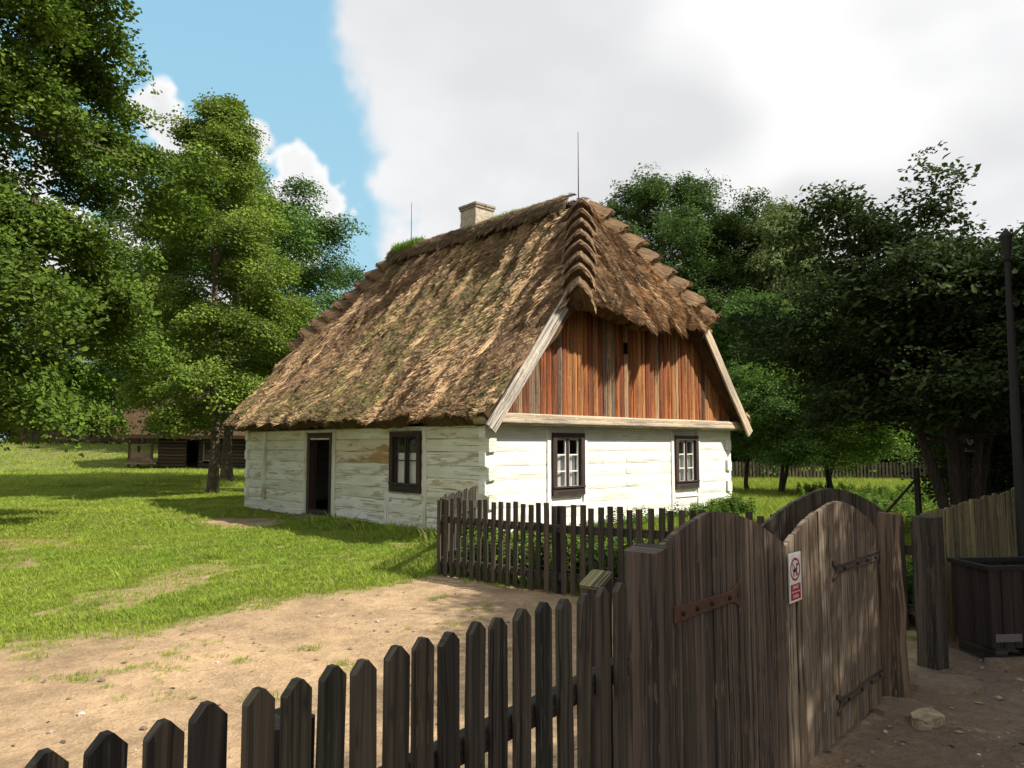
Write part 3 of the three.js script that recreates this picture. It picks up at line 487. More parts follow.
  strew('loose_straw', slope(-1), dL, 85000, 0, 1, true, 1, 3000);
  strew('loose_straw', slope(1), N(-dL.x, dL.y, 0), 7000, 0, 2, true, 1, 600);
  strew('loose_straw', hip(1), N(0, -2.6, 1.91).normalize(), 34000, -1, 3, false, 1.05, 1800);
  strew('loose_straw', hip(-1), N(0, -2.6, -1.91).normalize(), 3000, -1, 4, true, 1, 300);

  // stepped bundles over the hips
  const hipEnd = (end, side) => [slope(side)(end > 0 ? 0 : 1, TC + 0.005), slope(side)(end > 0 ? 0 : 1, 0.985)];
  for (const [end, side, n] of [[1, -1, 8], [1, 1, 8], [-1, -1, 9], [-1, 1, 8]]) {
    const [lo, hi] = hipEnd(end, side), along = lo.clone().sub(hi), L = along.length() / n; along.normalize();
    // across the hip: down the slope sideways on one side, along the half-hip on the other
    const sA = N(0, 0, -end).addScaledVector(along, -N(0, 0, -end).dot(along)).normalize(), nS = N(side * rise / len, run / len, 0), nH = N(0, 0.62, end * 0.78).normalize();
    const a = nS.clone().cross(along).normalize(); if (a.z * end > 0) a.negate(); const b = nH.clone().cross(along).normalize(); if (b.x * side > 0) b.negate();
    const up = nS.clone().add(nH).normalize(), bm = [], bc = [];
    for (let k = 0; k < n; k++) {
      const R = rng(1000 + k + 20 * (end + 2) + 7 * side), base = hi.clone().addScaledVector(along, L * (k + 0.15 + 0.14 * (R() - 0.5))), rings = [], NU = 14, hw = (0.44 + 0.07 * R()) * (k === n - 1 ? 0.8 : 1), lift = (0.20 + 0.06 * R()) * (k === n - 1 ? 0.7 : 1), yaw = (R() - 0.5) * 0.12;
      const topAt = (u, v) => { const side_ = u < 0 ? a : b, w = Math.abs(u), th = mix(0.04, lift, v), round = 0.20 * Math.sqrt(1 - w * w * 0.98); return base.clone().addScaledVector(along, (L * 1.12) * v * (1 - 0.10 * w * w) + yaw * u * L).addScaledVector(side_, w * hw).addScaledVector(up, -0.16 * w * w + round * 0.5 + th * (1 - w ** 4 * 0.8)); };
      for (let j = 0; j <= 4; j++) {
        const v = j / 4, ring = [], lower = [];
        for (let i = 0; i <= NU; i++) { const u = i / NU * 2 - 1, p = topAt(u, v), rag = j === 4 ? 0.06 * (R() - 0.5) : 0; ring.push(p.clone().addScaledVector(along, rag).addScaledVector(up, 0.025 * (R() - 0.5)).toArray()); lower.push(topAt(u, v).addScaledVector(up, -0.10 - 0.12 * v * (1 - u * u)).addScaledVector(along, -0.10 * v).toArray()); }
        rings.push([...ring, ...lower.reverse()]);
      }
      const g = soft(skin(rings), 60), p = g.attributes.position, uv = new Float32Array(p.count * 2); for (let q = 0; q < p.count; q++) { const w = N(p.getX(q), p.getY(q), p.getZ(q)).sub(base); uv[q * 2] = w.dot(a) - w.dot(b) * 0.5 + k; uv[q * 2 + 1] = w.dot(along); } g.setAttribute('uv', new THREE.BufferAttribute(uv, 2));
      part('thatch_bundle', g, M.bundle, roof);
      for (let i = 0; i < 330; i++) { const u = (R() * 2 - 1) * 1.04, v = R() < 0.4 ? 0.62 + 0.3 * R() : 0.9 * R(), q0 = topAt(clamp(u, -1, 1), v), x0 = topAt(clamp(u, -1, 0.98) + 0.02, v).sub(topAt(clamp(u, -0.98, 1) - 0.02, v)).normalize(), q = along.clone().addScaledVector(x0, (R() - 0.5) * 0.25).normalize(), nn = q.clone().cross(x0).normalize(); if (nn.y < 0) nn.negate(); const xx = nn.clone().cross(q).normalize(); bm.push(mat4(q0.addScaledVector(nn, -0.012), xx, nn, q, 0.05 + 0.05 * R(), 0.05 + 0.05 * R(), (0.12 + 0.10 * R()) * (v > 0.6 ? 0.8 : 1))); bc.push(strawTone(R, 0.03, 0.35, 0.95)); }
    }
    instanced('loose_straw', strawGeo, M.straw, bm, bc, roof, 'loose weathered straw on the hip bundles');
  }
  // ridge cap: a dark rounded roll of turf and heather
  { const rings = [], R = rng(71), n = 60; for (let i = 0; i <= n; i++) { const z = mix(APEX + 0.06, FAR - 0.08, i / n), f = Math.min(1, Math.min(i, n - i) / 6) ** 0.6, y = RY - 0.06 + 0.10 * ((-z) / CL - 0.2) + 0.06 * fbm(z * 1.1, 2, 3, 3), r = (0.25 + 0.07 * vnoise(z * 2.2, 5)) * (0.45 + 0.55 * f); const ring = []; for (let k = 0; k < 14; k++) { const t = k / 14 * 6.283, rr = r * (1 + 0.14 * (R() - 0.5)); ring.push([RX + Math.cos(t) * rr * 1.25, y - 0.16 + Math.sin(t) * rr * 0.95, z]); } rings.push(ring); }
    const g = uvMetres(soft(skin(rings), 60), 'x'); g.setAttribute('color', new THREE.BufferAttribute(new Float32Array(g.attributes.position.count * 3).fill(0.62), 3)); part('ridge_cap', g, M.thatch, roof);
    const ms = [], cs = []; for (let i = 0; i < 5200; i++) { const z = mix(APEX - 0.12, FAR + 0.12, R()), s = R() < 0.72 ? -1 : 1, t = 0.1 + 1.15 * R(), y = RY - 0.06 + 0.10 * ((-z) / CL - 0.2), p = N(RX + s * Math.sin(t) * 0.42, y - 0.16 + Math.cos(t) * 0.33, z), nn = N(s * Math.sin(t), Math.cos(t), 0), d = N(s * Math.cos(t), -Math.sin(t), (R() - 0.5) * 0.9).normalize(), x = nn.clone().cross(d).normalize(); ms.push(mat4(p, x, nn, d, 0.08 + 0.06 * R(), 0.08, 0.16 + 0.18 * R())); const k = 0.6 + 0.6 * R(), c = R() < 0.2 ? [0.40, 0.27, 0.15] : R() < 0.2 ? [0.15, 0.15, 0.04] : [0.19, 0.12, 0.075]; cs.push(lin(c[0] * k, c[1] * k, c[2] * k)); }
    instanced('ridge_straw', strawGeo, M.straw, ms, cs, roof, 'dark brittle straw along the ridge'); }
  // grass rooted on the ridge
  { const ms = [], cs = [], R = rng(19); for (const [l0, l1, n, h] of [[7.15, 8.35, 190, 0.24], [3.2, 4.1, 90, 0.14], [2.2, 2.9, 36, 0.10], [2.9, 3.4, 24, 0.12], [1.6, 1.8, 16, 0.1]]) for (let i = 0; i < n; i++) { const z = -mix(l0, l1, R()), x = RX - 0.04 - 0.36 * R(), k = 0.8 + 0.5 * R(), s = h * (0.5 + 0.7 * R()); O.position.set(x, RY + 0.10 * ((-z) / CL - 0.2) + 0.08 - Math.max(0, RX - 0.22 - x) * 0.9, z); O.rotation.set((R() - 0.5) * 0.5, R() * 6, (R() - 0.5) * 0.5); O.scale.set(s * 0.8, s, s * 0.8); O.updateMatrix(); ms.push(O.matrix.clone()); cs.push(lin(0.16 * k, 0.27 * k, 0.03 * k)); } instanced('ridge_grass', tuft(10, 9, 0.6, 0.05), M.grass, ms, cs, roof, 'bright green grass rooted on the ridge'); }
  // moss cushions on the front slope
  { const ms = [], cs = [], R = rng(23), fn = slope(-1); for (let i = 0; i < 9000; i++) { const u = R(), t = 0.03 + 0.93 * R(), p = fn(u, t), m = mossAt(p.z, p.y); if (R() > m * 0.6 - 0.12) continue; const s = 0.015 + 0.035 * R() * R(), k = 0.6 + 0.7 * R(); O.position.copy(p).addScaledVector(nL, 0.006); O.rotation.set(R() * 6, R() * 6, 0); O.scale.set(s * 1.3, s, s * 1.3); O.updateMatrix(); ms.push(O.matrix.clone()); cs.push(R() < 0.3 ? lin(0.24 * k, 0.25 * k, 0.03 * k) : lin(0.11 * k, 0.115 * k, 0.03 * k)); } const g = new THREE.IcosahedronGeometry(1, 1), p = g.attributes.position; for (let i = 0; i < p.count; i++) { const f = 1 + 0.35 * vnoise(p.getX(i) * 3, p.getY(i) * 3, p.getZ(i) * 3); p.setXYZ(i, p.getX(i) * f, p.getY(i) * f, p.getZ(i) * f); } g.computeVertexNormals(); instanced('moss', g, M.straw, ms, cs, roof, 'green moss cushions on the front slope'); }

  // chimney of plastered brick
  const chimney = holder('chimney', cottage, [RX - 0.05, 6.82, -4.85]);
  { const g = new THREE.BoxGeometry(0.62, 1.0, 0.62, 6, 8, 6), p = g.attributes.position; for (let i = 0; i < p.count; i++) p.setXYZ(i, p.getX(i) + 0.015 * vnoise(p.getY(i) * 9, p.getZ(i) * 7), p.getY(i), p.getZ(i) + 0.015 * vnoise(p.getX(i) * 8, p.getY(i) * 9)); g.computeVertexNormals(); part('stack', uvMetres(g, 'y'), new THREE.MeshStandardMaterial({ color: lin(0.58, 0.50, 0.40), map: soilTex, bumpMap: soilBump, bumpScale: 0.02, roughness: 1 }), chimney, [0, 0.44, 0]);
    for (let r = 0; r < 2; r++) for (let k = 0; k < 4; k++) for (const q of [0, 1]) { const s = 0.335 + r * 0.02, g2 = soft(board(s * 0.94, 0.055, 0.13, { seed: k * 5 + r + q * 2, segs: 1, c: 0.008 }), 20), m = part('brick', uvMetres(g2, 'x', k, r), M.brick, chimney); const off = (q - 0.5) * s * 0.98; m.position.set(k % 2 ? (k > 1 ? 1 : -1) * (s - 0.065) : off, 0.94 + r * 0.062, k % 2 ? off : (k > 1 ? 1 : -1) * (s - 0.065)); m.rotation.y = k % 2 ? Math.PI / 2 : 0; }
    part('flue', boxAt(0.5, 0.09, 0.5, 0, 0.96, 0), new THREE.MeshStandardMaterial({ color: lin(0.02, 0.02, 0.02), roughness: 1 }), chimney); }
  // lightning rods
  for (const [z, h] of [[-1.3, 1.62], [-7.8, 1.55]]) part('lightning_rod', new THREE.CylinderGeometry(0.006, 0.014, h, 6), M.iron, roof, [RX - 0.05, RY + 0.1 + h / 2 - 0.15, z]);
}

// ---------------------------------------------------------------- fences
// a run of pickets from a to b (x, d); returns positions along it
function run(a, b, spacing) { const L = Math.hypot(b[0] - a[0], b[1] - a[1]), n = Math.round(L / spacing), out = []; for (let i = 0; i <= n; i++) out.push([mix(a[0], b[0], i / n), mix(a[1], b[1], i / n)]); return out; }
const heading = (a, b) => Math.atan2(b[1] - a[1], b[0] - a[0]); // turn about y that carries +x onto the run
function bar(parent, name, a, b, y, h, t, mat, off, seed) { // a rail between two points, shifted sideways by off
  const L = Math.hypot(b[0] - a[0], b[1] - a[1]), th = heading(a, b), g = board(h, L, t, { seed, segs: 5, wob: 0.006 }); g.rotateZ(-Math.PI / 2);
  const m = part(name, uvMetres(g, 'x', seed, seed), mat, parent); m.position.set(a[0] - Math.sin(th) * off, y, -(a[1] + Math.cos(th) * off)); m.rotation.y = th; return m;
}
{ // the near fence, running from the lower left to the gate
  const f = thing('picket_fence', 'dark weathered picket fence with pointed tops in the foreground beside the gate', 'fence');
  const pts = [], D = [0.5946, 0.804], R = rng(3); let s = -0.388; const at = (q) => [-0.76 + D[0] * q, 1.281 + D[1] * q];
  const marks = []; for (const gap of [0.097, 0.097, 0.097, 0.097, 0.097, 0.095, 0.095, 0.108, 0.102, 0.098, 0.096, 0.099, 0.097, 0.110, 0.112, 0.102, 0.116, 0.120, 0.122, 0.130, 0.122, 0.122, 0.122, 0.122]) { marks.push(s); s += gap; }
  for (const q of marks) if (q < 2.06) pts.push(at(q));
  const geos = [0, 1, 2, 3, 4].map((k) => soft(board(0.067 + 0.003 * (k % 3), 1.215, 0.024, { top: 'point', seed: 10 + k, segs: 5, wob: 0.004, c: 0.003 }), 22));
  pts.forEach((p, i) => { const m = part('picket', uvMetres(geos[i % 5].clone(), 'y', i * 0.37, i * 0.21), M.fence[Math.floor(R() * 4)], f, [p[0], (R() - 0.5) * 0.018 - 0.02, -p[1]]); m.rotation.set((R() - 0.5) * 0.02, heading([0, 0], D) + (R() - 0.5) * 0.06, (R() - 0.5) * 0.010); });
  for (const y of [0.32, 0.86]) bar(f, 'rail', at(-0.5), at(2.05), y, 0.075, 0.05, M.fence[1], 0.04, Math.round(y * 50));
  part('post', uvMetres(soft(board(0.12, 1.12, 0.12, { c: 0.012, seed: 4, segs: 3 }), 25), 'y'), M.fence[1], f, [at(0.55)[0] - 0.8 * 0.13, -0.05, -(at(0.55)[1] + 0.59 * 0.13)], [0, heading([0, 0], D), 0]);
}
{ // the yard fence before the gable
  const f = thing('picket_fence', 'brown flat-topped picket fence enclosing the yard before the cottage gable', 'fence'), R = rng(6);
  const A = [-0.97, 10.12], B = [0.50, 8.90], C = [3.75, 7.08], Hh = [-0.62, 12.75];
  const geos = [0, 1, 2, 3].map((k) => soft(board(0.066 + 0.004 * (k % 2), 0.99 + 0.012 * k, 0.022, { seed: 30 + k, segs: 3, wob: 0.004, c: 0.003 }), 22));
  const line = (a, b, gap, first) => run(a, b, gap).forEach((p, i) => { if (i < first) return; const m = part('picket', uvMetres(geos[i % 4].clone(), 'y', i * 0.31, i * 0.17), M.fence[Math.floor(R() * 4)], f, [p[0], (R() - 0.5) * 0.02 - 0.01, -p[1]]); m.rotation.set((R() - 0.5) * 0.03, heading(a, b) + (R() - 0.5) * 0.08, (R() - 0.5) * 0.035); });
  line(A, B, 0.118, 0); line(B, C, 0.118, 1); line(A, Hh, 0.125, 1);
  for (const [a, b, k] of [[A, B, 1], [B, C, 2]]) for (const y of [0.17, 0.72]) bar(f, 'rail', a, b, y, 0.09, 0.05, M.fence[1], 0.04, k * 9 + Math.round(y * 20));
  for (const y of [0.17, 0.72]) bar(f, 'rail', A, Hh, y, 0.09, 0.05, M.fence[1], -0.04, 31 + Math.round(y * 20));
  for (const p of [A, B, [2.2, 7.95], C]) part('post', uvMetres(soft(board(0.10, 1.02, 0.10, { c: 0.01, seed: Math.round(p[0] * 10 + 40), segs: 3 }), 25), 'y'), M.fence[1], f, [p[0] + 0.07, -0.04, -(p[1] + 0.10)], [0, -0.6, 0]);
}
{ // pale upright boards behind the bin
  const f = thing('board_fence', 'mossy pale board fence behind the dark litter bin', 'fence'), R = rng(9), a = [3.42, 6.42], b = [5.6, 8.0];
  run(a, b, 0.085).forEach((p, i) => { const h = 1.13 + 0.0065 * i + 0.03 * (R() - 0.5); const m = part('board', uvMetres(soft(board(0.078, h, 0.02, { seed: 70 + i, segs: 4, wob: 0.006 }), 22), 'y', i * 0.4, i * 0.3), M.paleFence[Math.floor(R() * 3)], f, [p[0], -0.02, -p[1]]); m.rotation.set((R() - 0.5) * 0.04, heading(a, b) + (R() - 0.5) * 0.1, -0.01 + (R() - 0.5) * 0.04); });
  for (const y of [0.3, 0.95]) bar(f, 'rail', a, b, y, 0.08, 0.05, M.fence[1], 0.04, 60 + Math.round(y * 10));
}

// ---------------------------------------------------------------- gate: two arched plank leaves
const GP = [1.5419, 4.1218], GV = [0.6669, 0.7452], gateAt = (t, off = 0) => [GP[0] + GV[0] * t - GV[1] * off, GP[1] + GV[1] * t + GV[0] * off], GTURN = Math.atan2(GV[1], GV[0]); // off > 0: away from the camera's side
const curve = (pts) => (t) => { for (let i = 1; i < pts.length; i++) if (t <= pts[i][0]) { const f = clamp((t - pts[i - 1][0]) / (pts[i][0] - pts[i - 1][0])); return mix(pts[i - 1][1], pts[i][1], f); } return pts[pts.length - 1][1]; };
const arch = (t0, h0, tm, hm, t1, h1) => (t) => { const k = t < tm ? (tm - t) / (tm - t0) : (t - tm) / (t1 - tm), e = t < tm ? h0 : h1; return hm - (hm - e) * (0.25 * k + 0.75 * k * k); };
function gateLeaf(name, label, t0, t1, top, off, y0, mats, seed, strapsAt, hingeSide) {
  const o = gateAt(t0, off), g = thing(name, label, 'gate', o, GTURN), R = rng(seed); let t = 0; const W = t1 - t0; let k = 0;
  while (t < W - 0.03) {
    const w = Math.min(0.085 + 0.055 * R(), W - t), l = top(t0 + t) - y0, r = top(t0 + t + w) - y0;
    const geo = soft(board(w - 0.009, Math.max(l, r), 0.026, { top: 'slant', tl: l, tr: r, segs: 4, wob: 0.0035, seed: seed + k, c: 0.004 }), 22);
    part('plank', uvMetres(geo, 'y', R() * 3, R() * 3), mats[Math.floor(R() * mats.length)], g, [t + w / 2, y0, 0.012 * (R() - 0.5)], [0, (R() - 0.5) * 0.06, 0]);
    t += w; k++;
  }
  for (const y of [0.28, 0.98]) part('ledge', uvMetres(boxAt(W - 0.06, 0.11, 0.035, W / 2, y, -0.034), 'x', seed, y), mats[1], g);
  for (const y of strapsAt) {
    const len = hingeSide < 0 ? 0.60 : 0.86, x0 = hingeSide < 0 ? 0.06 : W - 0.03, s = -hingeSide, b = [];
    const shape = new THREE.Shape([[0, -0.03], [len * 0.82, -0.022], [len * 0.9, -0.03], [len * 0.99, -0.058], [len * 0.995, -0.04], [len * 0.93, -0.008], [len * 0.93, 0.008], [len * 0.995, 0.04], [len * 0.99, 0.058], [len * 0.9, 0.03], [len * 0.82, 0.022], [0, 0.03]].map(([p, q]) => new THREE.Vector2(p * s, q)));
    const m = part('strap_hinge', uvMetres(new THREE.ExtrudeGeometry(shape, { depth: 0.006, bevelEnabled: true, bevelSize: 0.002, bevelThickness: 0.002, bevelSegments: 1 }), 'x'), hingeSide < 0 ? M.rust : M.gate[3], g, [x0, y, 0.018], [0, 0, 0]);
    for (const q of [0.1, 0.3, 0.52, 0.8]) part('bolt', new THREE.SphereGeometry(0.011, 8, 6), M.iron, m, [q * len * s, 0, 0.011]);
  }
  return g;
}
gateLeaf('gate_leaf', 'weathered arched plank gate leaf with a rusty strap hinge, left of the dog sign', -1.415, -0.205, arch(-1.415, 1.30, -0.98, 1.405, -0.2, 1.185), 0, 0.03, [M.gate[0], M.gate[1], M.gate[3], M.gate[1]], 210, [1.015], -1);
gateLeaf('gate_leaf', 'weathered arched plank gate leaf carrying the dog sign, hung on the round log post', -0.195, 1.36, arch(-0.2, 1.175, 0.6, 1.365, 1.4, 1.10), 0, 0.02, [M.gate[0], M.gate[2], M.gate[4], M.gate[2]], 250, [0.965, 0.205], 1);
{ // a third, darker arched leaf standing open behind
  const g = gateLeaf('gate_leaf', 'darker arched plank gate leaf standing behind the right leaf', 0.42, 2.05, arch(0.42, 1.16, 1.25, 1.405, 2.05, 1.20), 0.42, 0.03, [M.fence[2], M.fence[0], M.gate[3]], 290, [], 1); g.rotation.y = GTURN - 0.18;
}
{ // posts
  const post = (name, label, t, off, mk, mat, turn = GTURN) => { const g = thing(name, label, 'post', gateAt(t, off), turn); mk(g, mat); return g; };
  post('gate_post', 'round debarked log gate post at the right end of the gate', 1.545, -0.03, (g, m) => { const pts = []; for (let i = 0; i <= 6; i++) pts.push([0.012 * Math.sin(i * 1.3), -0.05 + 1.28 * i / 6, 0.01 * Math.cos(i * 2), 0.098 - 0.004 * i]); part('log', uvMetres(soft(limb(pts, 18, 3, 0.025), 50), 'y'), m, g); }, M.post);
  post('gate_post', 'squared moss-topped gate post left of the rusty hinge', -1.475, 0.03, (g, m) => part('log', uvMetres(soft(board(0.11, 1.335, 0.15, { c: 0.012, seed: 8, top: 'slant', tl: 1.28, tr: 1.30, segs: 5, wob: 0.004 }), 22), 'y'), m, g), M.gate[3]);
  post('fence_post', 'low slant-cut post stump with a pale top beside the gate', -1.27, 0.42, (g, m) => { part('log', uvMetres(soft(board(0.12, 1.12, 0.11, { c: 0.02, seed: 18, top: 'slant', tl: 1.06, tr: 1.12, segs: 4 }), 22), 'y'), m, g); part('cut_top', uvMetres(soft(board(0.125, 0.015, 0.115, { c: 0.01, seed: 19, segs: 1 }), 22), 'x'), M.mossWood, g, [0, 1.088, 0], [0, 0, Math.atan2(0.06, 0.12)]); }, M.darkPost);
  const p = thing('fence_post', 'thick dark squared post at the start of the pale board fence', 'post', [3.26, 5.98], 0.5); part('log', uvMetres(soft(board(0.17, 1.17, 0.17, { c: 0.02, seed: 28, segs: 5, wob: 0.01 }), 22), 'y'), M.fence[0], p, [0, -0.03, 0]); part('hinge_pin', boxAt(0.03, 0.10, 0.03, 0.10, 0.98, 0.06), M.gate[2], p);
}
{ // the sign: no dogs
  const W = 256, H = 448, cv = document.createElement('canvas'); cv.width = W; cv.height = H; const c = cv.getContext('2d');
  c.fillStyle = '#f1efe9'; c.fillRect(0, 0, W, H);
  const dog = () => { c.fillStyle = '#26222a'; c.beginPath(); c.ellipse(120, 160, 42, 19, -0.1, 0, 7); c.fill(); for (const [x, y, w, h] of [[82, 160, 12, 56], [100, 166, 11, 50], [138, 162, 11, 54], [154, 158, 12, 58]]) c.fillRect(x, y, w, h); c.beginPath(); c.moveTo(140, 160); c.lineTo(158, 112); c.lineTo(176, 116); c.lineTo(168, 160); c.fill(); c.beginPath(); c.ellipse(172, 112, 20, 13, 0.15, 0, 7); c.fill(); c.fillRect(176, 108, 26, 12); c.beginPath(); c.ellipse(160, 112, 6, 14, 0.3, 0, 7); c.fill(); c.lineWidth = 7; c.strokeStyle = '#26222a'; c.beginPath(); c.moveTo(82, 156); c.quadraticCurveTo(62, 140, 66, 116); c.stroke(); };
  dog(); c.strokeStyle = '#b3122b'; c.lineWidth = 21; c.beginPath(); c.arc(128, 152, 96, 0, 7); c.stroke(); c.lineWidth = 15; c.beginPath(); c.moveTo(62, 86); c.lineTo(194, 218); c.stroke();
  c.fillStyle = '#b01029'; c.fillRect(22, 286, 212, 144); c.fillStyle = '#f4f0ea'; c.textAlign = 'center'; c.font = 'bold 42px sans-serif'; c.fillText('ZAKAZ', 128, 330); c.font = 'bold 22px sans-serif'; c.fillText('WPROWADZANIA', 128, 365); c.font = 'bold 42px sans-serif'; c.fillText('PSÓW', 128, 414);
  const tex = new THREE.CanvasTexture(cv); tex.colorSpace = THREE.SRGBColorSpace;
  const s = thing('warning_sign', 'white and red no-dogs sign fixed to the gate planks', 'sign', gateAt(-0.125, -0.031), GTURN, 0.885);
  part('plate', boxAt(0.162, 0.252, 0.004, 0, 0.126, 0), M.whitePaint, s);
  part('print', new THREE.PlaneGeometry(0.16, 0.25), new THREE.MeshStandardMaterial({ map: tex, roughness: 0.45 }), s, [0, 0.126, 0.0032]);
}
{ // litter bin: upright slats, metal rim, feet, small plate
  const b = thing('litter_bin', 'dark wooden slatted litter bin with a metal rim on the right edge', 'litter bin', [4.05, 6.25], 0.10); const w = 0.66, dp = 0.42, h = 0.60, mat = wood(0.036, 0.022, 0.018, 0.8);
  const slat = (x, z, ry, sw, k) => part('slat', uvMetres(soft(board(sw - 0.006, h, 0.02, { seed: 500 + k, segs: 2, wob: 0.002 }), 22), 'y', k * 0.3), mat, b, [x, 0.12, z], [0, ry, 0]);
  for (let k = 0; k < 7; k++) { slat(-w / 2 + (k + 0.5) * w / 7, dp / 2, 0, w / 7, k); slat(-w / 2 + (k + 0.5) * w / 7, -dp / 2, 0, w / 7, 20 + k); } for (let k = 0; k < 4; k++) { slat(-w / 2 + 0.01, -dp / 2 + (k + 0.5) * dp / 4, Math.PI / 2, dp / 4, 40 + k); slat(w / 2 - 0.01, -dp / 2 + (k + 0.5) * dp / 4, Math.PI / 2, dp / 4, 60 + k); }
  const rim = [boxAt(w + 0.05, 0.035, 0.045, 0, 0, dp / 2), boxAt(w + 0.05, 0.035, 0.045, 0, 0, -dp / 2), boxAt(0.045, 0.034, dp - 0.05, -w / 2, 0, 0), boxAt(0.045, 0.034, dp - 0.05, w / 2, 0, 0)]; part('rim', mergeGeometries(rim), M.iron, b, [0, 0.735, 0]);
  part('liner', mergeGeometries([boxAt(w - 0.06, 0.01, dp - 0.06, 0, 0.14, 0), boxAt(w - 0.06, 0.5, 0.006, 0, 0.44, -dp / 2 + 0.03), boxAt(w - 0.06, 0.5, 0.006, 0, 0.44, dp / 2 - 0.03)]), M.iron, b);
  part('plate', boxAt(0.22, 0.06, 0.004, 0, 0, 0), new THREE.MeshStandardMaterial({ color: lin(0.13, 0.125, 0.12), roughness: 0.6 }), b, [-0.20, 0.20, dp / 2 + 0.018]);
  for (const s of [-1, 1]) part('foot', uvMetres(boxAt(0.10, 0.13, dp, 0, 0.055, 0), 'x'), M.darkPost, b, [s * (w / 2 - 0.08), 0, 0]);
}
{ // lamp post
  const g = thing('lamp_post', 'slim dark metal lamp post rising behind the litter bin', 'lamp post', [4.62, 6.9]);
  part('pole', new THREE.LatheGeometry([[0.0, 0], [0.09, 0], [0.08, 0.08], [0.042, 0.14], [0.04, 2.0], [0.026, 3.2], [0.022, 3.42]].map(([r, y]) => new THREE.Vector2(r, y)), 14), M.iron, g);
  part('lantern', new THREE.LatheGeometry([[0.0, 0], [0.035, 0.0], [0.03, 0.04], [0.05, 0.22], [0.065, 0.235], [0.02, 0.29], [0.0, 0.32]].map(([r, y]) => new THREE.Vector2(r, y)), 12), M.iron, g, [0, 3.41, 0]);
}
{ // capped pillar in the garden, braced stake
  const g = thing('garden_pillar', 'square brown pillar with a grey cap under the dark tree', 'pillar', [8.05, 13.2], 0.3); part('shaft', uvMetres(soft(board(0.30, 1.58, 0.30, { c: 0.015, seed: 3, segs: 3 }), 22), 'y'), wood(0.16, 0.12, 0.095), g); part('cap', uvMetres(boxAt(0.36, 0.22, 0.36, 0, 1.69, 0), 'x'), new THREE.MeshStandardMaterial({ color: lin(0.30, 0.30, 0.29), map: soilTex, roughness: 0.9 }), g);
  const s = thing('braced_stake', 'dark upright stake with a slanting brace beside the leaning trunks', 'stake', [6.2, 11.6]); part('stake', uvMetres(limb([[0, -0.05, 0, 0.055], [0.01, 0.6, 0, 0.05], [0, 1.35, 0, 0.045]], 9, 4, 0.04), 'y'), M.darkPost, s); part('brace', uvMetres(limb([[-0.75, 0.45, 0.1, 0.022], [-0.02, 1.2, 0.05, 0.02]], 7, 5, 0.04), 'y'), M.darkPost, s);
}
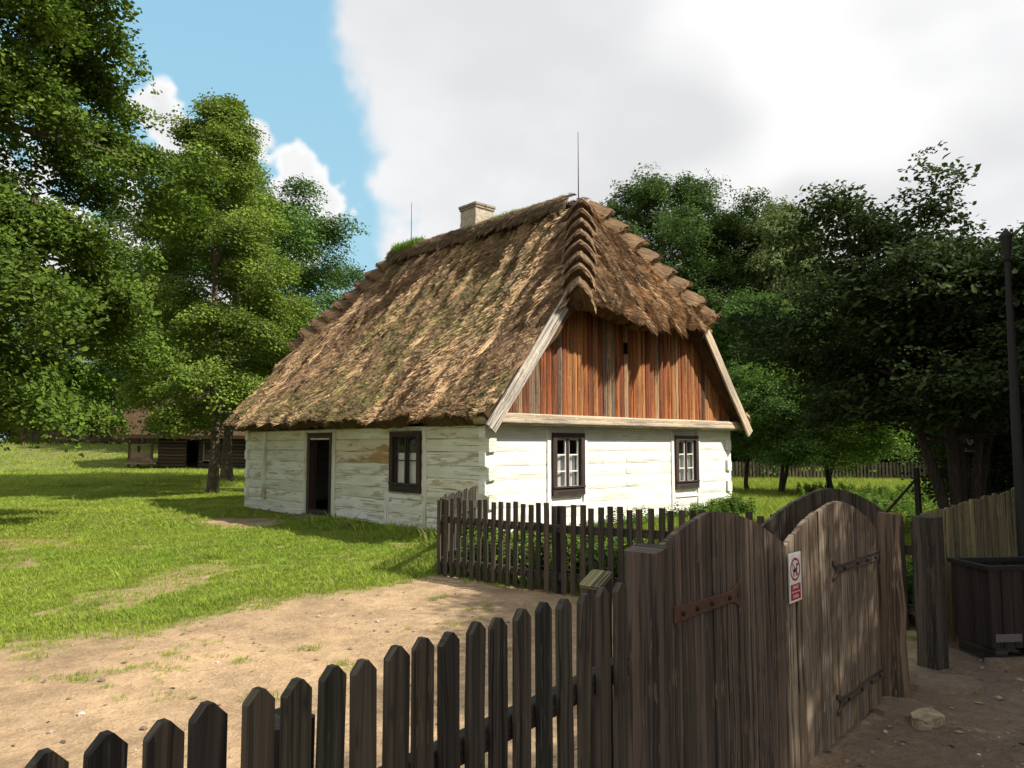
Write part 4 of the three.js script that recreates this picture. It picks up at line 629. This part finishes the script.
// ---------------------------------------------------------------- slabs, stones and litter on the path
{
  const slab = (label, x, d, w, dp, h, turn, tilt, seed, mat = M.stone) => { const R = rng(seed), n = 9, lo = [], hi = []; for (let k = 0; k < n; k++) { const t = k / n * 6.283, r = 1 + 0.22 * (R() - 0.5), c = Math.cos(t), s = Math.sin(t), q = 1 / Math.max(Math.abs(c), Math.abs(s)) ** 0.7; lo.push([c * w / 2 * r * q, 0, s * dp / 2 * r * q]); hi.push([c * w / 2 * r * q * 0.93, h * (0.85 + 0.3 * R()), s * dp / 2 * r * q * 0.93]); } const g = thing('stone_slab', label, 'stone', [x, d], turn, -0.025); part('slab', uvMetres(soft(skin([lo, hi]), 25), 'x', seed, seed), mat, g, [0, 0, 0], [tilt, 0, tilt * 0.4]); };
  slab('flat brown stone slab at the foot of the round gate post', 2.50, 5.02, 0.42, 0.36, 0.05, 0.4, 0.03, 1);
  slab('broad flat stone slab on the path before the bin', 3.02, 5.52, 0.62, 0.42, 0.06, -0.2, -0.02, 2);
  slab('small pale weathered lump of stone on the shaded path', 2.55, 4.78, 0.26, 0.13, 0.075, 0.5, 0.08, 3, new THREE.MeshStandardMaterial({ color: lin(0.46, 0.38, 0.25), map: soilTex, bumpMap: soilBump, bumpScale: 0.02, roughness: 1 }));
  slab('dark flat stone lying under the litter bin', 3.95, 6.0, 0.55, 0.2, 0.07, 0.1, 0.0, 5);
  const R = rng(41), ms = [], cs = [], lm = [], lc = []; const g = new THREE.IcosahedronGeometry(1, 1), p = g.attributes.position; for (let i = 0; i < p.count; i++) { const f = 1 + 0.3 * vnoise(p.getX(i) * 2, p.getY(i) * 2, p.getZ(i) * 2); p.setXYZ(i, p.getX(i) * f, p.getY(i) * f * 0.6, p.getZ(i) * f); } g.computeVertexNormals();
  for (let i = 0; i < 900; i++) { const d = 3 + 5 * R(), x = -3.5 + 9 * R(), right = onPath(x, d) > 0.5; if (!right && (R() < 0.6 || bare(x, d) < 0.7)) continue; const s = 0.006 + 0.02 * R() ** 3, k = 0.5 + R(); place(ms, x, groundY(x, d) + s * 0.2, d, s, s, R() * 6); cs.push(R() < 0.15 ? lin(0.34 * k, 0.31 * k, 0.27 * k) : lin(0.24 * k, 0.19 * k, 0.14 * k)); }
  instanced('pebbles', g, M.straw, ms, cs, scene, 'small scattered pebbles on the path and bare earth').userData.category = 'pebbles';
  const lg = new THREE.BufferGeometry(); lg.setAttribute('position', new THREE.Float32BufferAttribute([0, 0, -1, 0.4, 0.08, 0, 0, 0, 0, -0.4, 0.10, 0, 0, 0, -1, 0, 0, 0, 0, 0, 0, 0.4, 0.08, 0, 0, 0.05, 1, 0, 0, 0, 0, 0.05, 1, -0.4, 0.10, 0], 3)); lg.computeVertexNormals();
  for (let i = 0; i < 1500; i++) { const d = 2.6 + 7 * R(), x = -4 + 10 * R(), right = onPath(x, d) > 0.5; if (!right && R() < 0.75) continue; const s = 0.012 + 0.025 * R(), k = 0.6 + 0.8 * R(); place(lm, x, groundY(x, d) + 0.006, d, s, s, R() * 6, (R() - 0.5) * 0.6); lc.push(R() < 0.3 ? lin(0.34 * k, 0.26 * k, 0.12 * k) : lin(0.17 * k, 0.115 * k, 0.07 * k)); }
  instanced('leaf_litter', lg, M.straw, lm, lc, scene, 'dry brown leaf litter scattered over the path').userData.category = 'leaf litter';
}

// ---------------------------------------------------------------- trees
// a spray of leaves about 1 unit in radius
function spray(leaves, seed, leaf, flat, pts = 1) {
  const R = rng(seed), pos = [];
  for (let i = 0; i < leaves; i++) {
    const a = R() * 6.283, r = Math.sqrt(R()), c = [r * Math.cos(a), (R() - 0.5) * flat * 2 - 0.25 * r * r, r * Math.sin(a)], s = leaf * (0.7 + 0.6 * R());
    const yaw = R() * 6.283, pitch = -0.4 + 1.25 * (R() - 0.4), roll = (R() - 0.5) * 1.4;
    const m = new THREE.Matrix4().makeRotationFromEuler(new THREE.Euler(pitch, yaw, roll, 'YXZ')), v = (x, y, z) => { const q = new THREE.Vector3(x * s, y * s, z * s).applyMatrix4(m); return [q.x + c[0], q.y + c[1], q.z + c[2]]; };
    if (pts > 1) { const A = v(0, 0, -0.55), B = v(0.42, 0.1, -0.2), C = v(0.3, 0.05, 0.3), D = v(0, -0.1, 0.7), E = v(-0.3, 0.05, 0.3), F = v(-0.42, 0.1, -0.2); pos.push(...A, ...B, ...D, ...B, ...C, ...D, ...A, ...D, ...F, ...F, ...D, ...E); }
    else { const A = v(0, 0, -0.55), B = v(0.4, 0.1, 0), C = v(0, -0.08, 0.65), D = v(-0.4, 0.1, 0); pos.push(...A, ...B, ...C, ...A, ...C, ...D); }
  }
  const g = new THREE.BufferGeometry(); g.setAttribute('position', new THREE.Float32BufferAttribute(pos, 3)); g.computeVertexNormals(); return g;
}
const SPRAY = { near: spray(34, 1, 0.215, 0.34, 2), mid: spray(26, 2, 0.22, 0.35), fine: spray(26, 3, 0.27, 0.5), tall: spray(18, 4, 0.30, 0.45, 2) };
/* o: at [x, d], h height, r crown radius, base (share of the height where the crown starts), girth, shape(f) -> share of r at crown height f 0..1,
   limbs, sprays, size (of a spray), rise and droop of the limbs, tint [[r,g,b],[r,g,b]], stems [[lean x, lean z], ...] */
function tree(name, label, o, group) {
  const g = thing(name, label, 'tree', o.at, o.turn ?? 0, groundY(...o.at), group), R = rng(o.seed), wood_ = [], stems = o.stems ?? [[0, 0]], ms = [], cs = [], br = [];
  const trunkAt = (s, f) => { const w = o.wiggle ?? 0.12; return [s[0] * f * (0.5 + 0.5 * f) + w * Math.sin(f * 5 + o.seed + s[0]), f * o.h * (s[2] ?? 1), s[1] * f * (0.5 + 0.5 * f) + w * Math.cos(f * 4 + o.seed)]; };
  const trunkGeo = [];
  for (const s of stems) { const pts = [], n = 10; for (let i = 0; i <= n; i++) { const f = i / n * 0.94, p = trunkAt(s, f); pts.push([p[0] * (i ? 1 : 0.4), p[1] - (i ? 0 : 0.1), p[2] * (i ? 1 : 0.4), o.girth * (s[3] ?? 1) * (1 - 0.88 * f) * (i === 0 ? 1.35 : 1)]); } trunkGeo.push(uvMetres(soft(limb(pts, 11, o.seed, 0.07), 60), 'y', s[0], 0)); }
  part('trunk', trunkGeo.length > 1 ? mergeGeometries(trunkGeo) : trunkGeo[0], o.bark ?? M.bark, g);
  let az = R() * 6.283; const perLimb = o.sprays / o.limbs;
  for (let i = 0; i < o.limbs; i++) {
    const cf = (i + 0.5) / o.limbs, f = o.base + (1 - o.base) * Math.pow(cf, o.bias ?? 0.9) * 0.97, s = stems[i % stems.length], p0 = trunkAt(s, f); az += 2.39996 + (R() - 0.5) * 0.5;
    const V = o.vary ?? 0.24, L = o.r * o.shape(cf) * (0.93 - V + 2 * V * R()) + 0.15, rise = mix(o.rise[0], o.rise[1], cf) + (R() - 0.5) * 0.25, droop = Math.min(o.droop * (0.6 + 0.8 * R()), o.low ? rise + (p0[1] - o.low) / L : 9), ca = Math.cos(az), sa = Math.sin(az);
    const at = (t) => [p0[0] + ca * L * t, p0[1] + L * (rise * t - droop * t * t), p0[2] + sa * L * t];
    const pts = [], rad = Math.max(0.012, o.girth * 0.32 * (1 - 0.7 * cf)); for (let k = 0; k <= 5; k++) { const p = at(k / 5); pts.push([...p, Math.max(0.008, rad * (1 - 0.9 * k / 5))]); } br.push(limb(pts, 5, i, 0.05));
    const kk = 0.88 + 0.24 * R(), subs = Math.max(2, Math.round((o.subs ?? 6) * (0.4 + 0.7 * L / o.r))), count = perLimb * (0.35 + 0.9 * L / o.r) / subs;
    for (let j = 0; j < subs; j++) {
      // side twigs, each ending in a clump of leaf sprays
      const last = j === subs - 1, t0 = last ? 0.82 : (o.inner ?? 0.22) + (0.98 - (o.inner ?? 0.22)) * Math.pow((j + R()) / subs, 0.8), q0 = at(t0), sd = (j % 2 ? 1 : -1) * (0.45 + 0.75 * R()) * (last ? 0.1 : 1), sl = (o.twig ?? 0.34) * L * (0.55 + 0.8 * R()) * (1.15 - 0.55 * t0), c2 = Math.cos(az + sd), s2 = Math.sin(az + sd), up = (R() - 0.35) * 0.7, dr = droop * (0.5 + 0.9 * R()); if (o.low && q0[1] + sl * (up - dr) < o.low - 0.35) continue;
      const end = (f) => [q0[0] + c2 * sl * f, q0[1] + sl * (up * f - dr * f * f), q0[2] + s2 * sl * f];
      br.push(limb([[...q0, rad * 0.4 * (1 - 0.6 * t0)], [...end(0.5), rad * 0.25 * (1 - 0.6 * t0)], [...end(1), 0.005]], 4, j, 0.05));
      const sp = o.spread * (0.6 + 0.7 * R()), nn = Math.round(count * (0.6 + 0.8 * R())), k2 = 0.9 + 0.2 * R();
      for (let k = 0; k < nn; k++) {
        const f = 0.25 + 0.85 * Math.sqrt(R()), p = end(f), a = R() * 6.283, q = sp * Math.pow(R(), 0.6), w = (R() * 2 - 1), size = o.size * (0.6 + 0.7 * R()), hz = q * Math.sqrt(1 - w * w * 0.8), y = p[1] + w * q * (o.thick ?? 0.6) - (o.hang ?? 0.1) * hz; if (y < (o.low ?? 0.35) - (o.low ? 0.45 * Math.abs(Math.sin(i * 1.7)) : 0)) continue;
        O.position.set(p[0] + Math.cos(a) * hz, y, p[2] + Math.sin(a) * hz); O.rotation.set((o.tip ?? 0.3) + (R() - 0.5) * 0.9, Math.atan2(c2, s2) + (R() - 0.5) * 2.2, (R() - 0.5) * 0.8, 'YXZ'); O.scale.set(size, size, size); O.updateMatrix(); ms.push(O.matrix.clone());
        const c = mix3(o.tint[0], o.tint[1], R()), b = kk * k2 * (0.82 + 0.36 * R()); cs.push(lin(c[0] * b, c[1] * b, c[2] * b));
      }
    }
  }
  O.rotation.order = 'XYZ';
  part('limbs', uvMetres(mergeGeometries(br), 'y'), o.bark ?? M.bark, g);
  const crown = instanced('crown', o.spray ?? SPRAY.mid, M.leaf, ms, cs, g); return g;
}
const dome = (f) => Math.sin(Math.PI * clamp(0.16 + 0.80 * f)) ** 0.75, cone = (f) => Math.pow(1 - f, 0.75) * 0.95 + 0.08 - 0.35 * Math.max(0, 0.18 - f), broad = (f) => (f < 0.35 ? 0.9 + 0.1 * f : Math.pow(clamp((1.02 - f) / 0.67), 0.6));
const G = { lime: [[0.060, 0.115, 0.012], [0.135, 0.205, 0.02]], maple: [[0.125, 0.20, 0.025], [0.21, 0.285, 0.036]], oak: [[0.060, 0.115, 0.026], [0.10, 0.158, 0.034]], deep: [[0.06, 0.13, 0.024], [0.105, 0.185, 0.03]], birch: [[0.17, 0.235, 0.075], [0.23, 0.28, 0.10]], dusk: [[0.024, 0.046, 0.012], [0.054, 0.088, 0.019]], apple: [[0.10, 0.19, 0.022], [0.16, 0.26, 0.03]], far: [[0.06, 0.12, 0.03], [0.10, 0.16, 0.04]] };

// left of the lawn
tree('lime_tree', 'large lime tree with layered drooping branches cut off by the left edge', { at: [-11.2, 13.4], low: 2.15, h: 15.0, r: 4.75, base: 0.19, girth: 0.32, seed: 3, limbs: 90, subs: 6, sprays: 13000, size: 0.34, spread: 0.52, thick: 0.7, hang: 0.45, rise: [0.10, 0.75], droop: 0.6, shape: broad, tint: G.lime, spray: SPRAY.near, inner: 0.3, tip: 0.5 });
tree('maple_tree', 'tall light green tree with a pointed crown and bare trunk near the barn', { at: [-10.5, 26.4], low: 2.3, h: 14.3, r: 3.7, base: 0.17, girth: 0.17, seed: 8, limbs: 60, subs: 5, sprays: 8000, size: 0.38, spread: 0.5, thick: 0.6, hang: 0.3, rise: [0.15, 1.0], droop: 0.45, shape: (f) => (f < 0.25 ? 0.75 + f : Math.pow(clamp((1.03 - f) / 0.78), 0.85)), tint: G.maple, spray: SPRAY.mid, tip: 0.4 });
tree('broadleaf_tree', 'darker green tree behind the pointed tree, showing beside the roof', { at: [-13.0, 34.6], h: 13.2, r: 6.0, base: 0.2, girth: 0.24, seed: 12, limbs: 54, sprays: 7400, size: 0.5, spread: 0.9, thick: 0.8, rise: [0.2, 0.8], droop: 0.3, shape: dome, tint: G.deep, spray: SPRAY.mid });
// behind the cottage
const back = 'broadleaf trees behind the cottage';
tree('oak_tree', 'tall dark green oak rising over the hip of the roof', { at: [9.4, 46], h: 17.4, r: 5.6, base: 0.18, girth: 0.4, seed: 21, limbs: 60, sprays: 6800, size: 0.5, spread: 0.85, thick: 0.9, rise: [0.3, 0.95], droop: 0.2, vary: 0.4, shape: dome, tint: G.oak, spray: SPRAY.fine }, back);
tree('oak_tree', 'dark green oak between the tallest oak and the birch', { at: [14.0, 47], h: 15.8, r: 4.6, base: 0.14, girth: 0.36, seed: 22, limbs: 50, sprays: 5200, size: 0.5, spread: 0.85, thick: 0.9, rise: [0.3, 0.95], droop: 0.2, vary: 0.4, shape: dome, tint: G.oak, spray: SPRAY.fine }, back);
tree('oak_tree', 'small dark treetop peeping over the right hip of the roof', { at: [6.7, 50], h: 15.8, r: 2.4, base: 0.3, girth: 0.3, seed: 23, limbs: 36, sprays: 2400, size: 0.55, spread: 0.8, thick: 0.9, rise: [0.4, 1.0], droop: 0.2, vary: 0.4, shape: dome, tint: G.oak, spray: SPRAY.fine }, back);
tree('birch_tree', 'pale feathery birch right of the oaks', { at: [16.2, 44], h: 16.2, r: 2.9, base: 0.2, girth: 0.15, seed: 24, limbs: 64, sprays: 3600, size: 0.45, spread: 0.6, thick: 1.2, hang: 0.9, rise: [0.7, 1.3], droop: 0.9, shape: dome, tint: G.birch, spray: SPRAY.fine, bark: M.birchBark, tip: 0.9 });
tree('broadleaf_tree', 'mid green bushy tree standing just right of the gable', { at: [12.6, 38.5], h: 9.0, r: 3.2, base: 0.08, girth: 0.2, seed: 26, limbs: 48, sprays: 5000, size: 0.45, spread: 0.8, thick: 0.8, rise: [0.2, 0.9], droop: 0.2, shape: dome, tint: G.deep, spray: SPRAY.mid });
// the dark tree over the gate, with leaning stems
tree('plum_tree', 'broad dark-leaved tree with leaning forked stems behind the gate', { at: [6.6, 11.2], low: 2.35, vary: 0.3, h: 4.8, r: 1.85, base: 0.42, girth: 0.105, seed: 31, limbs: 64, sprays: 6400, size: 0.19, spread: 0.42, thick: 0.9, hang: 0.1, rise: [0.15, 0.75], droop: 0.12, shape: (f) => Math.sin(Math.PI * clamp(0.3 + 0.6 * f)) ** 0.6, tint: G.dusk, spray: SPRAY.tall, stems: [[-1.7, 0.1, 0.86, 0.9], [-0.75, 0.3, 1, 1], [-0.1, -0.3, 1.02, 0.85], [0.8, 0.2, 0.9, 0.8], [1.5, -0.2, 0.72, 0.6]], bark: M.darkBark, inner: 0.2, wiggle: 0.08 });
tree('plum_tree', 'second dark-leaved tree reaching in from the right edge', { at: [9.5, 12.9], h: 3.6, r: 2.2, base: 0.15, girth: 0.12, seed: 33, limbs: 46, sprays: 4600, size: 0.20, spread: 0.46, thick: 0.9, rise: [0.15, 0.7], droop: 0.2, shape: dome, tint: G.dusk, spray: SPRAY.tall, bark: M.darkBark, inner: 0.1 });
// small fruit trees in the yard
const orchard = 'young fruit trees in the yard';
tree('apple_tree', 'small bright green fruit tree with a forked trunk above the gate arch', { at: [10.4, 24.6], h: 4.3, r: 2.1, base: 0.3, girth: 0.10, seed: 41, limbs: 36, sprays: 2900, size: 0.28, spread: 0.5, thick: 0.8, rise: [0.2, 0.8], droop: 0.25, shape: dome, tint: G.apple, spray: SPRAY.mid, stems: [[-0.5, 0.1, 1, 1], [0.7, 0.2, 0.9, 0.7]], bark: M.darkBark }, orchard);
tree('apple_tree', 'shaded young fruit tree nearest the right corner of the cottage', { at: [8.3, 26.5], h: 4.2, r: 1.5, base: 0.34, girth: 0.08, seed: 42, limbs: 28, sprays: 1800, size: 0.28, spread: 0.45, thick: 0.8, rise: [0.25, 0.9], droop: 0.25, shape: dome, tint: G.deep, spray: SPRAY.mid, bark: M.darkBark }, orchard);
tree('apple_tree', 'twin-stemmed young fruit tree second from the cottage corner', { at: [8.7, 24.4], h: 3.7, r: 1.35, base: 0.36, girth: 0.07, seed: 43, limbs: 26, sprays: 1600, size: 0.26, spread: 0.42, thick: 0.8, rise: [0.25, 0.9], droop: 0.25, shape: dome, tint: G.deep, spray: SPRAY.mid, stems: [[-0.2, 0, 1, 1], [0.3, 0.1, 0.95, 0.9]], bark: M.darkBark }, orchard);
// the backdrop of trees round the museum
const far = 'trees closing the view round the grounds';
for (const [x, d, h, r, seed, label, t] of [
  [20, 40, 9, 4.4, 51, 'shadowy tree behind the yard fence right of the birch', 'deep'], [25, 36, 8, 4.6, 52, 'shadowy tree behind the capped pillar', 'oak'], [19.5, 39, 6.4, 3.2, 53, 'low bushy tree behind the leaning dark trunks', 'deep'], [31, 40, 9.5, 5, 54, 'shadowy tree behind the lamp post', 'oak'],
  [24, 62, 11, 6, 55, 'distant tree above the yard fence', 'far'], [36, 64, 11, 6, 56, 'rightmost distant tree beyond the yard fence', 'far'],
  [-46, 78, 13, 6.5, 57, 'distant tree at the left edge beyond the lawn', 'oak'], [-36, 80, 12, 6.5, 58, 'distant tree above the red shed', 'far'], [-27, 66, 12, 6, 59, 'dark tree standing behind the log barn', 'oak'], [-20, 64, 12, 6, 60, 'dark tree between the barn and the cottage', 'deep'], [-57, 80, 13, 6.5, 61, 'distant tree beyond the left edge of the lawn', 'far'],
]) tree('broadleaf_tree', label, { at: [x, d], h, r, base: 0.06, girth: 0.25, seed, limbs: 40, sprays: 3600, size: 0.7 * r / 5, spread: 1.2 * r / 5.5, thick: 0.9, rise: [0.2, 0.9], droop: 0.25, shape: dome, tint: G[t], spray: SPRAY.mid }, far);
// trees on the camera's side of the path, whose shade lies over gate and fence
const shade = 'trees right of the camera that shade the gate';
tree('shade_tree', 'spreading tree past the right edge shading the gate and bin', { at: [8.7, 5.4], h: 7.9, r: 2.9, base: 0.26, girth: 0.16, seed: 71, limbs: 62, sprays: 5600, size: 0.32, spread: 0.55, thick: 0.8, rise: [0.1, 0.7], droop: 0.2, shape: dome, tint: G.oak, spray: SPRAY.mid, bark: M.darkBark }, shade);
tree('shade_tree', 'tall tree behind the camera on the right shading the near fence', { at: [8.4, -0.9], h: 10.0, r: 3.2, base: 0.33, girth: 0.25, seed: 72, limbs: 60, sprays: 5000, size: 0.42, spread: 0.6, thick: 0.8, rise: [0.2, 0.8], droop: 0.2, shape: dome, tint: G.oak, spray: SPRAY.mid }, shade);
tree('shade_tree', 'tall tree beyond the right edge shading the dark-leaved trees', { at: [13.5, 9.9], h: 8.6, r: 3.2, base: 0.2, girth: 0.25, seed: 73, limbs: 60, sprays: 5200, size: 0.42, spread: 0.6, thick: 0.8, rise: [0.2, 0.9], droop: 0.2, shape: dome, tint: G.oak, spray: SPRAY.mid }, shade);

// ---------------------------------------------------------------- weeds by the gable
{
  const weed = (() => { const R = rng(6), pos = []; for (let k = 0; k < 26; k++) { const h = 0.15 + 0.85 * (k / 26), a = k * 2.4, l = 0.30 * (1.15 - h * 0.7), s = 0.09, ca = Math.cos(a), sa = Math.sin(a), t = [ca * l, h - 0.10 + 0.1 * R(), sa * l], m1 = [ca * l * 0.5 - sa * s, h + 0.03, sa * l * 0.5 + ca * s], m2 = [ca * l * 0.5 + sa * s, h + 0.03, sa * l * 0.5 - ca * s], b = [0, h - 0.02, 0]; pos.push(...b, ...m1, ...t, ...b, ...t, ...m2); } pos.push(-0.012, -0.1, 0, 0.012, -0.1, 0, 0, 1, 0); const g = new THREE.BufferGeometry(); g.setAttribute('position', new THREE.Float32BufferAttribute(pos, 3)); g.computeVertexNormals(); return g; })();
  const ms = [], cs = [], R = rng(88), put = (x, d, h) => { const k = 0.75 + 0.5 * R(); place(ms, x, groundY(x, d), d, h * (0.7 + 0.4 * R()), h, R() * 6, (R() - 0.5) * 0.25); cs.push(R() < 0.3 ? lin(0.16 * k, 0.25 * k, 0.03 * k) : lin(0.095 * k, 0.17 * k, 0.025 * k)); };
  for (let i = 0; i < 700; i++) { const s = 0.2 + 7.4 * R(), [x, d] = fromHouse(s, -0.15 - 0.9 * R() * R()); if (s < 5 && R() < 0.6) continue; put(x, d, (0.16 + 0.24 * R()) * (s > 5.2 ? 1 + 0.25 * (s - 5.2) : s > 3 && R() < 0.2 ? 1.3 : 0.8)); }
  for (let i = 0; i < 900; i++) { const x = -0.7 + 5 * R(), d = (x < 0.5 ? mix(9.9, 8.9, (x + 0.7) / 1.2) : mix(8.9, 7.0, (x - 0.5) / 3.4)) + 0.25 + 2.2 * R(); put(x, d, 0.22 + 0.38 * R()); }
  for (let i = 0; i < 1100; i++) { const d = 14 + 12 * R(), x = 5.6 + (d - 14) * 0.35 + 6 * R(); if (!insideHouse(x, d, 0.1)) put(x, d, 0.25 + 0.25 * R()); }
  instanced('weeds', weed, M.leaf, ms, cs, scene, 'leafy green weeds growing along the gable and behind the yard fence').userData.category = 'weeds';
}

// ---------------------------------------------------------------- far fence, log barn, far shed
{
  const f = thing('picket_fence', 'distant pale picket fence closing the sunlit yard', 'fence'), R = rng(14), a = [8.6, 35.6], b = [19.4, 34.4], ps = [];
  run(a, b, 0.16).forEach((p) => { const g = board(0.10, 0.92 + 0.05 * R(), 0.025, { seed: 3, segs: 1 }); g.rotateY(heading(a, b)); g.translate(p[0], -0.02, -p[1]); ps.push(g); });
  meta(part('pickets', uvMetres(mergeGeometries(ps), 'y'), M.paleFence[2], f), null, null, null, 'stuff');
  for (const y of [0.25, 0.72]) bar(f, 'rail', a, b, y, 0.09, 0.05, M.fence[2], 0.05, 5);
  for (const q of [0.25, 0.5, 0.75]) part('post', uvMetres(board(0.16, 1.05, 0.14, { seed: 9, segs: 1 }), 'y'), M.fence[2], f, [mix(a[0], b[0], q), 0, -(mix(a[1], b[1], q) + 0.12)]);
}
{
  // log barn: front along +x of the group
  const b = thing('log_barn', 'dark log barn with a sagging thatched roof behind the two trunks', 'barn', [-25.6, 50.5], 0.10), R = rng(15), Lb = 13, H = 2.1;
  const logs = holder('log_wall', b), lm = [wood(0.085, 0.055, 0.04), wood(0.12, 0.08, 0.055), wood(0.06, 0.042, 0.033)];
  const lg = (len, r) => { const g = new THREE.CylinderGeometry(r, r, len, 9, 1); g.rotateZ(Math.PI / 2); return uvMetres(g, 'x'); };
  const spans = [[1.9, 3.7], [4.5, 13]], g0 = spans.map(([p, q]) => lg(q - p, 0.125));
  for (let k = 0; k < 9; k++) spans.forEach(([p, q], j) => { if (k > 1 && k < 8 && j === 1) { for (const [u, v] of [[4.5, 4.8], [5.8, 9.2], [9.9, 13]]) part('log', lg(v - u, 0.125), lm[Math.floor(R() * 3)], logs, [(u + v) / 2, 0.12 + k * 0.23, 0.01 * R()]); } else part('log', g0[j], lm[Math.floor(R() * 3)], logs, [(p + q) / 2, 0.12 + k * 0.23, 0.01 * R()]); });
  for (let k = 0; k < 9; k++) for (const z of [0]) { const g = lg(6, 0.115); g.rotateY(Math.PI / 2); part('log', g, lm[k % 3], logs, [1.95, 0.2 + k * 0.23, -3]); part('log', g, lm[(k + 1) % 3], logs, [12.95, 0.2 + k * 0.23, -3]); }
  part('back_wall', uvMetres(boxAt(11, 2.1, 0.2, 7.5, 1.05, -6), 'x'), lm[0], b); part('floor', uvMetres(boxAt(11, 0.1, 6, 7.5, 0.05, -3), 'x'), lm[2], b);
  for (const x of [5.3, 9.55]) { const w = holder('window', b, [x, 0.62, 0.06]); const ww = x < 6 ? 0.95 : 0.62; part('frame', mergeGeometries([boxAt(0.09, 1.34, 0.06, -ww / 2, 0.67, 0), boxAt(0.09, 1.34, 0.06, ww / 2, 0.67, 0), boxAt(ww - 0.09, 0.09, 0.058, 0, 1.3, 0), boxAt(ww - 0.09, 0.09, 0.058, 0, 0.05, 0), boxAt(0.06, 1.16, 0.05, 0, 0.68, 0), boxAt(ww - 0.09, 0.05, 0.045, 0, 0.68, 0)]), wood(0.36, 0.29, 0.22), w); for (const [px, py] of [[-0.25, 0.36], [0.25, 0.36], [-0.25, 0.98], [0.25, 0.98]]) part('pane', new THREE.PlaneGeometry(ww / 2 - 0.1, 0.5), M.glass, w, [px * ww, py, 0]); }
  // porch at the left end
  const porch = holder('porch', b); for (const [x, z] of [[0.15, 0.4], [1.6, 0.4], [0.15, -1.2]]) part('post', uvMetres(boxAt(0.13, 2.15, 0.13, x, 1.07, z), 'y'), lm[1], porch);
  part('rail', uvMetres(boxAt(1.4, 0.10, 0.06, 0.87, 1.72, 0.4), 'x'), M.gate[4], porch); part('panel', uvMetres(boxAt(1.32, 0.62, 0.04, 0.87, 0.92, 0.4), 'x'), M.gate[4], porch); part('panel', uvMetres(boxAt(0.04, 0.62, 1.4, 0.15, 0.92, -0.4), 'x'), M.gate[4], porch); part('deck', uvMetres(boxAt(1.9, 0.12, 1.9, 0.9, 0.5, -0.4), 'x'), lm[1], porch);
  const rr = holder('roof', b), slopeGeo = (side) => { const rings = [], n = 24; for (let i = 0; i <= n; i++) { const x = mix(-0.7, 13.6, i / n), w = 0.06 * fbm(x * 0.7, 2, 3, 3), e = side > 0 ? 0.95 : -6.9, m = -2.95; rings.push([[x, 2.12 + w, e], [x, 2.36 + w, e + side * 0.06], [x, 4.2 + w * 2, mix(e, m, 0.5)], [x, 5.9 + w, m], [x, 5.6, m], [x, 3.9, mix(e, m, 0.5)]]); } const g = uvMetres(soft(skin(rings), 40), 'z'); g.setAttribute('color', new THREE.BufferAttribute(new Float32Array(g.attributes.position.count * 3).fill(0.75), 3)); return g; };
  part('thatch', slopeGeo(1), M.thatch, rr); part('thatch', slopeGeo(-1), M.thatch, rr);
  const s = thing('far_shed', 'low reddish shed on the far side of the lawn', 'shed', [-45.5, 70], 0.12, groundY(-40, 70)); part('wall', uvMetres(boxAt(13, 1.7, 4, 6.5, 0.85, 0), 'y'), wood(0.13, 0.075, 0.058), s); for (const x of [2.3, 5.4, 8.2, 11]) part('door', uvMetres(boxAt(1.1, 1.45, 0.06, x, 0.75, 2.02), 'y'), wood(0.07, 0.045, 0.04), s);
  part('roof', uvMetres((() => { const sh = new THREE.Shape([[-2.6, 1.6], [2.6, 1.6], [0, 3.3]].map(([p, q]) => new THREE.Vector2(p, q))); const g = new THREE.ExtrudeGeometry(sh, { depth: 13.8, bevelEnabled: false }); g.rotateY(Math.PI / 2); g.translate(-0.4, 0, 0); return g; })(), 'x'), wood(0.10, 0.085, 0.07), s);
}
{ // a far wood closes the horizon all round
  const ms = [], cs = [], R = rng(97); for (let i = 0; i < 26000; i++) { const a = R() * 6.283, rad = 120 + 60 * R(), top = 9 + 5 * vnoise(a * 14, 3) + 3 * vnoise(a * 40, 7), y = 0.5 + top * Math.pow(R(), 0.8), s = 1.1 + 1.2 * R(), k = 0.7 + 0.6 * R(); place(ms, rad * Math.sin(a), y, rad * Math.cos(a), s, s, R() * 6, (R() - 0.5) * 0.8); cs.push(lin(0.055 * k, 0.10 * k, 0.03 * k)); }
  instanced('far_wood', SPRAY.mid, M.leaf, ms, cs, scene, 'hazy far-off wood along the horizon').userData.category = 'wood';
}

renderer.render(scene, camera);
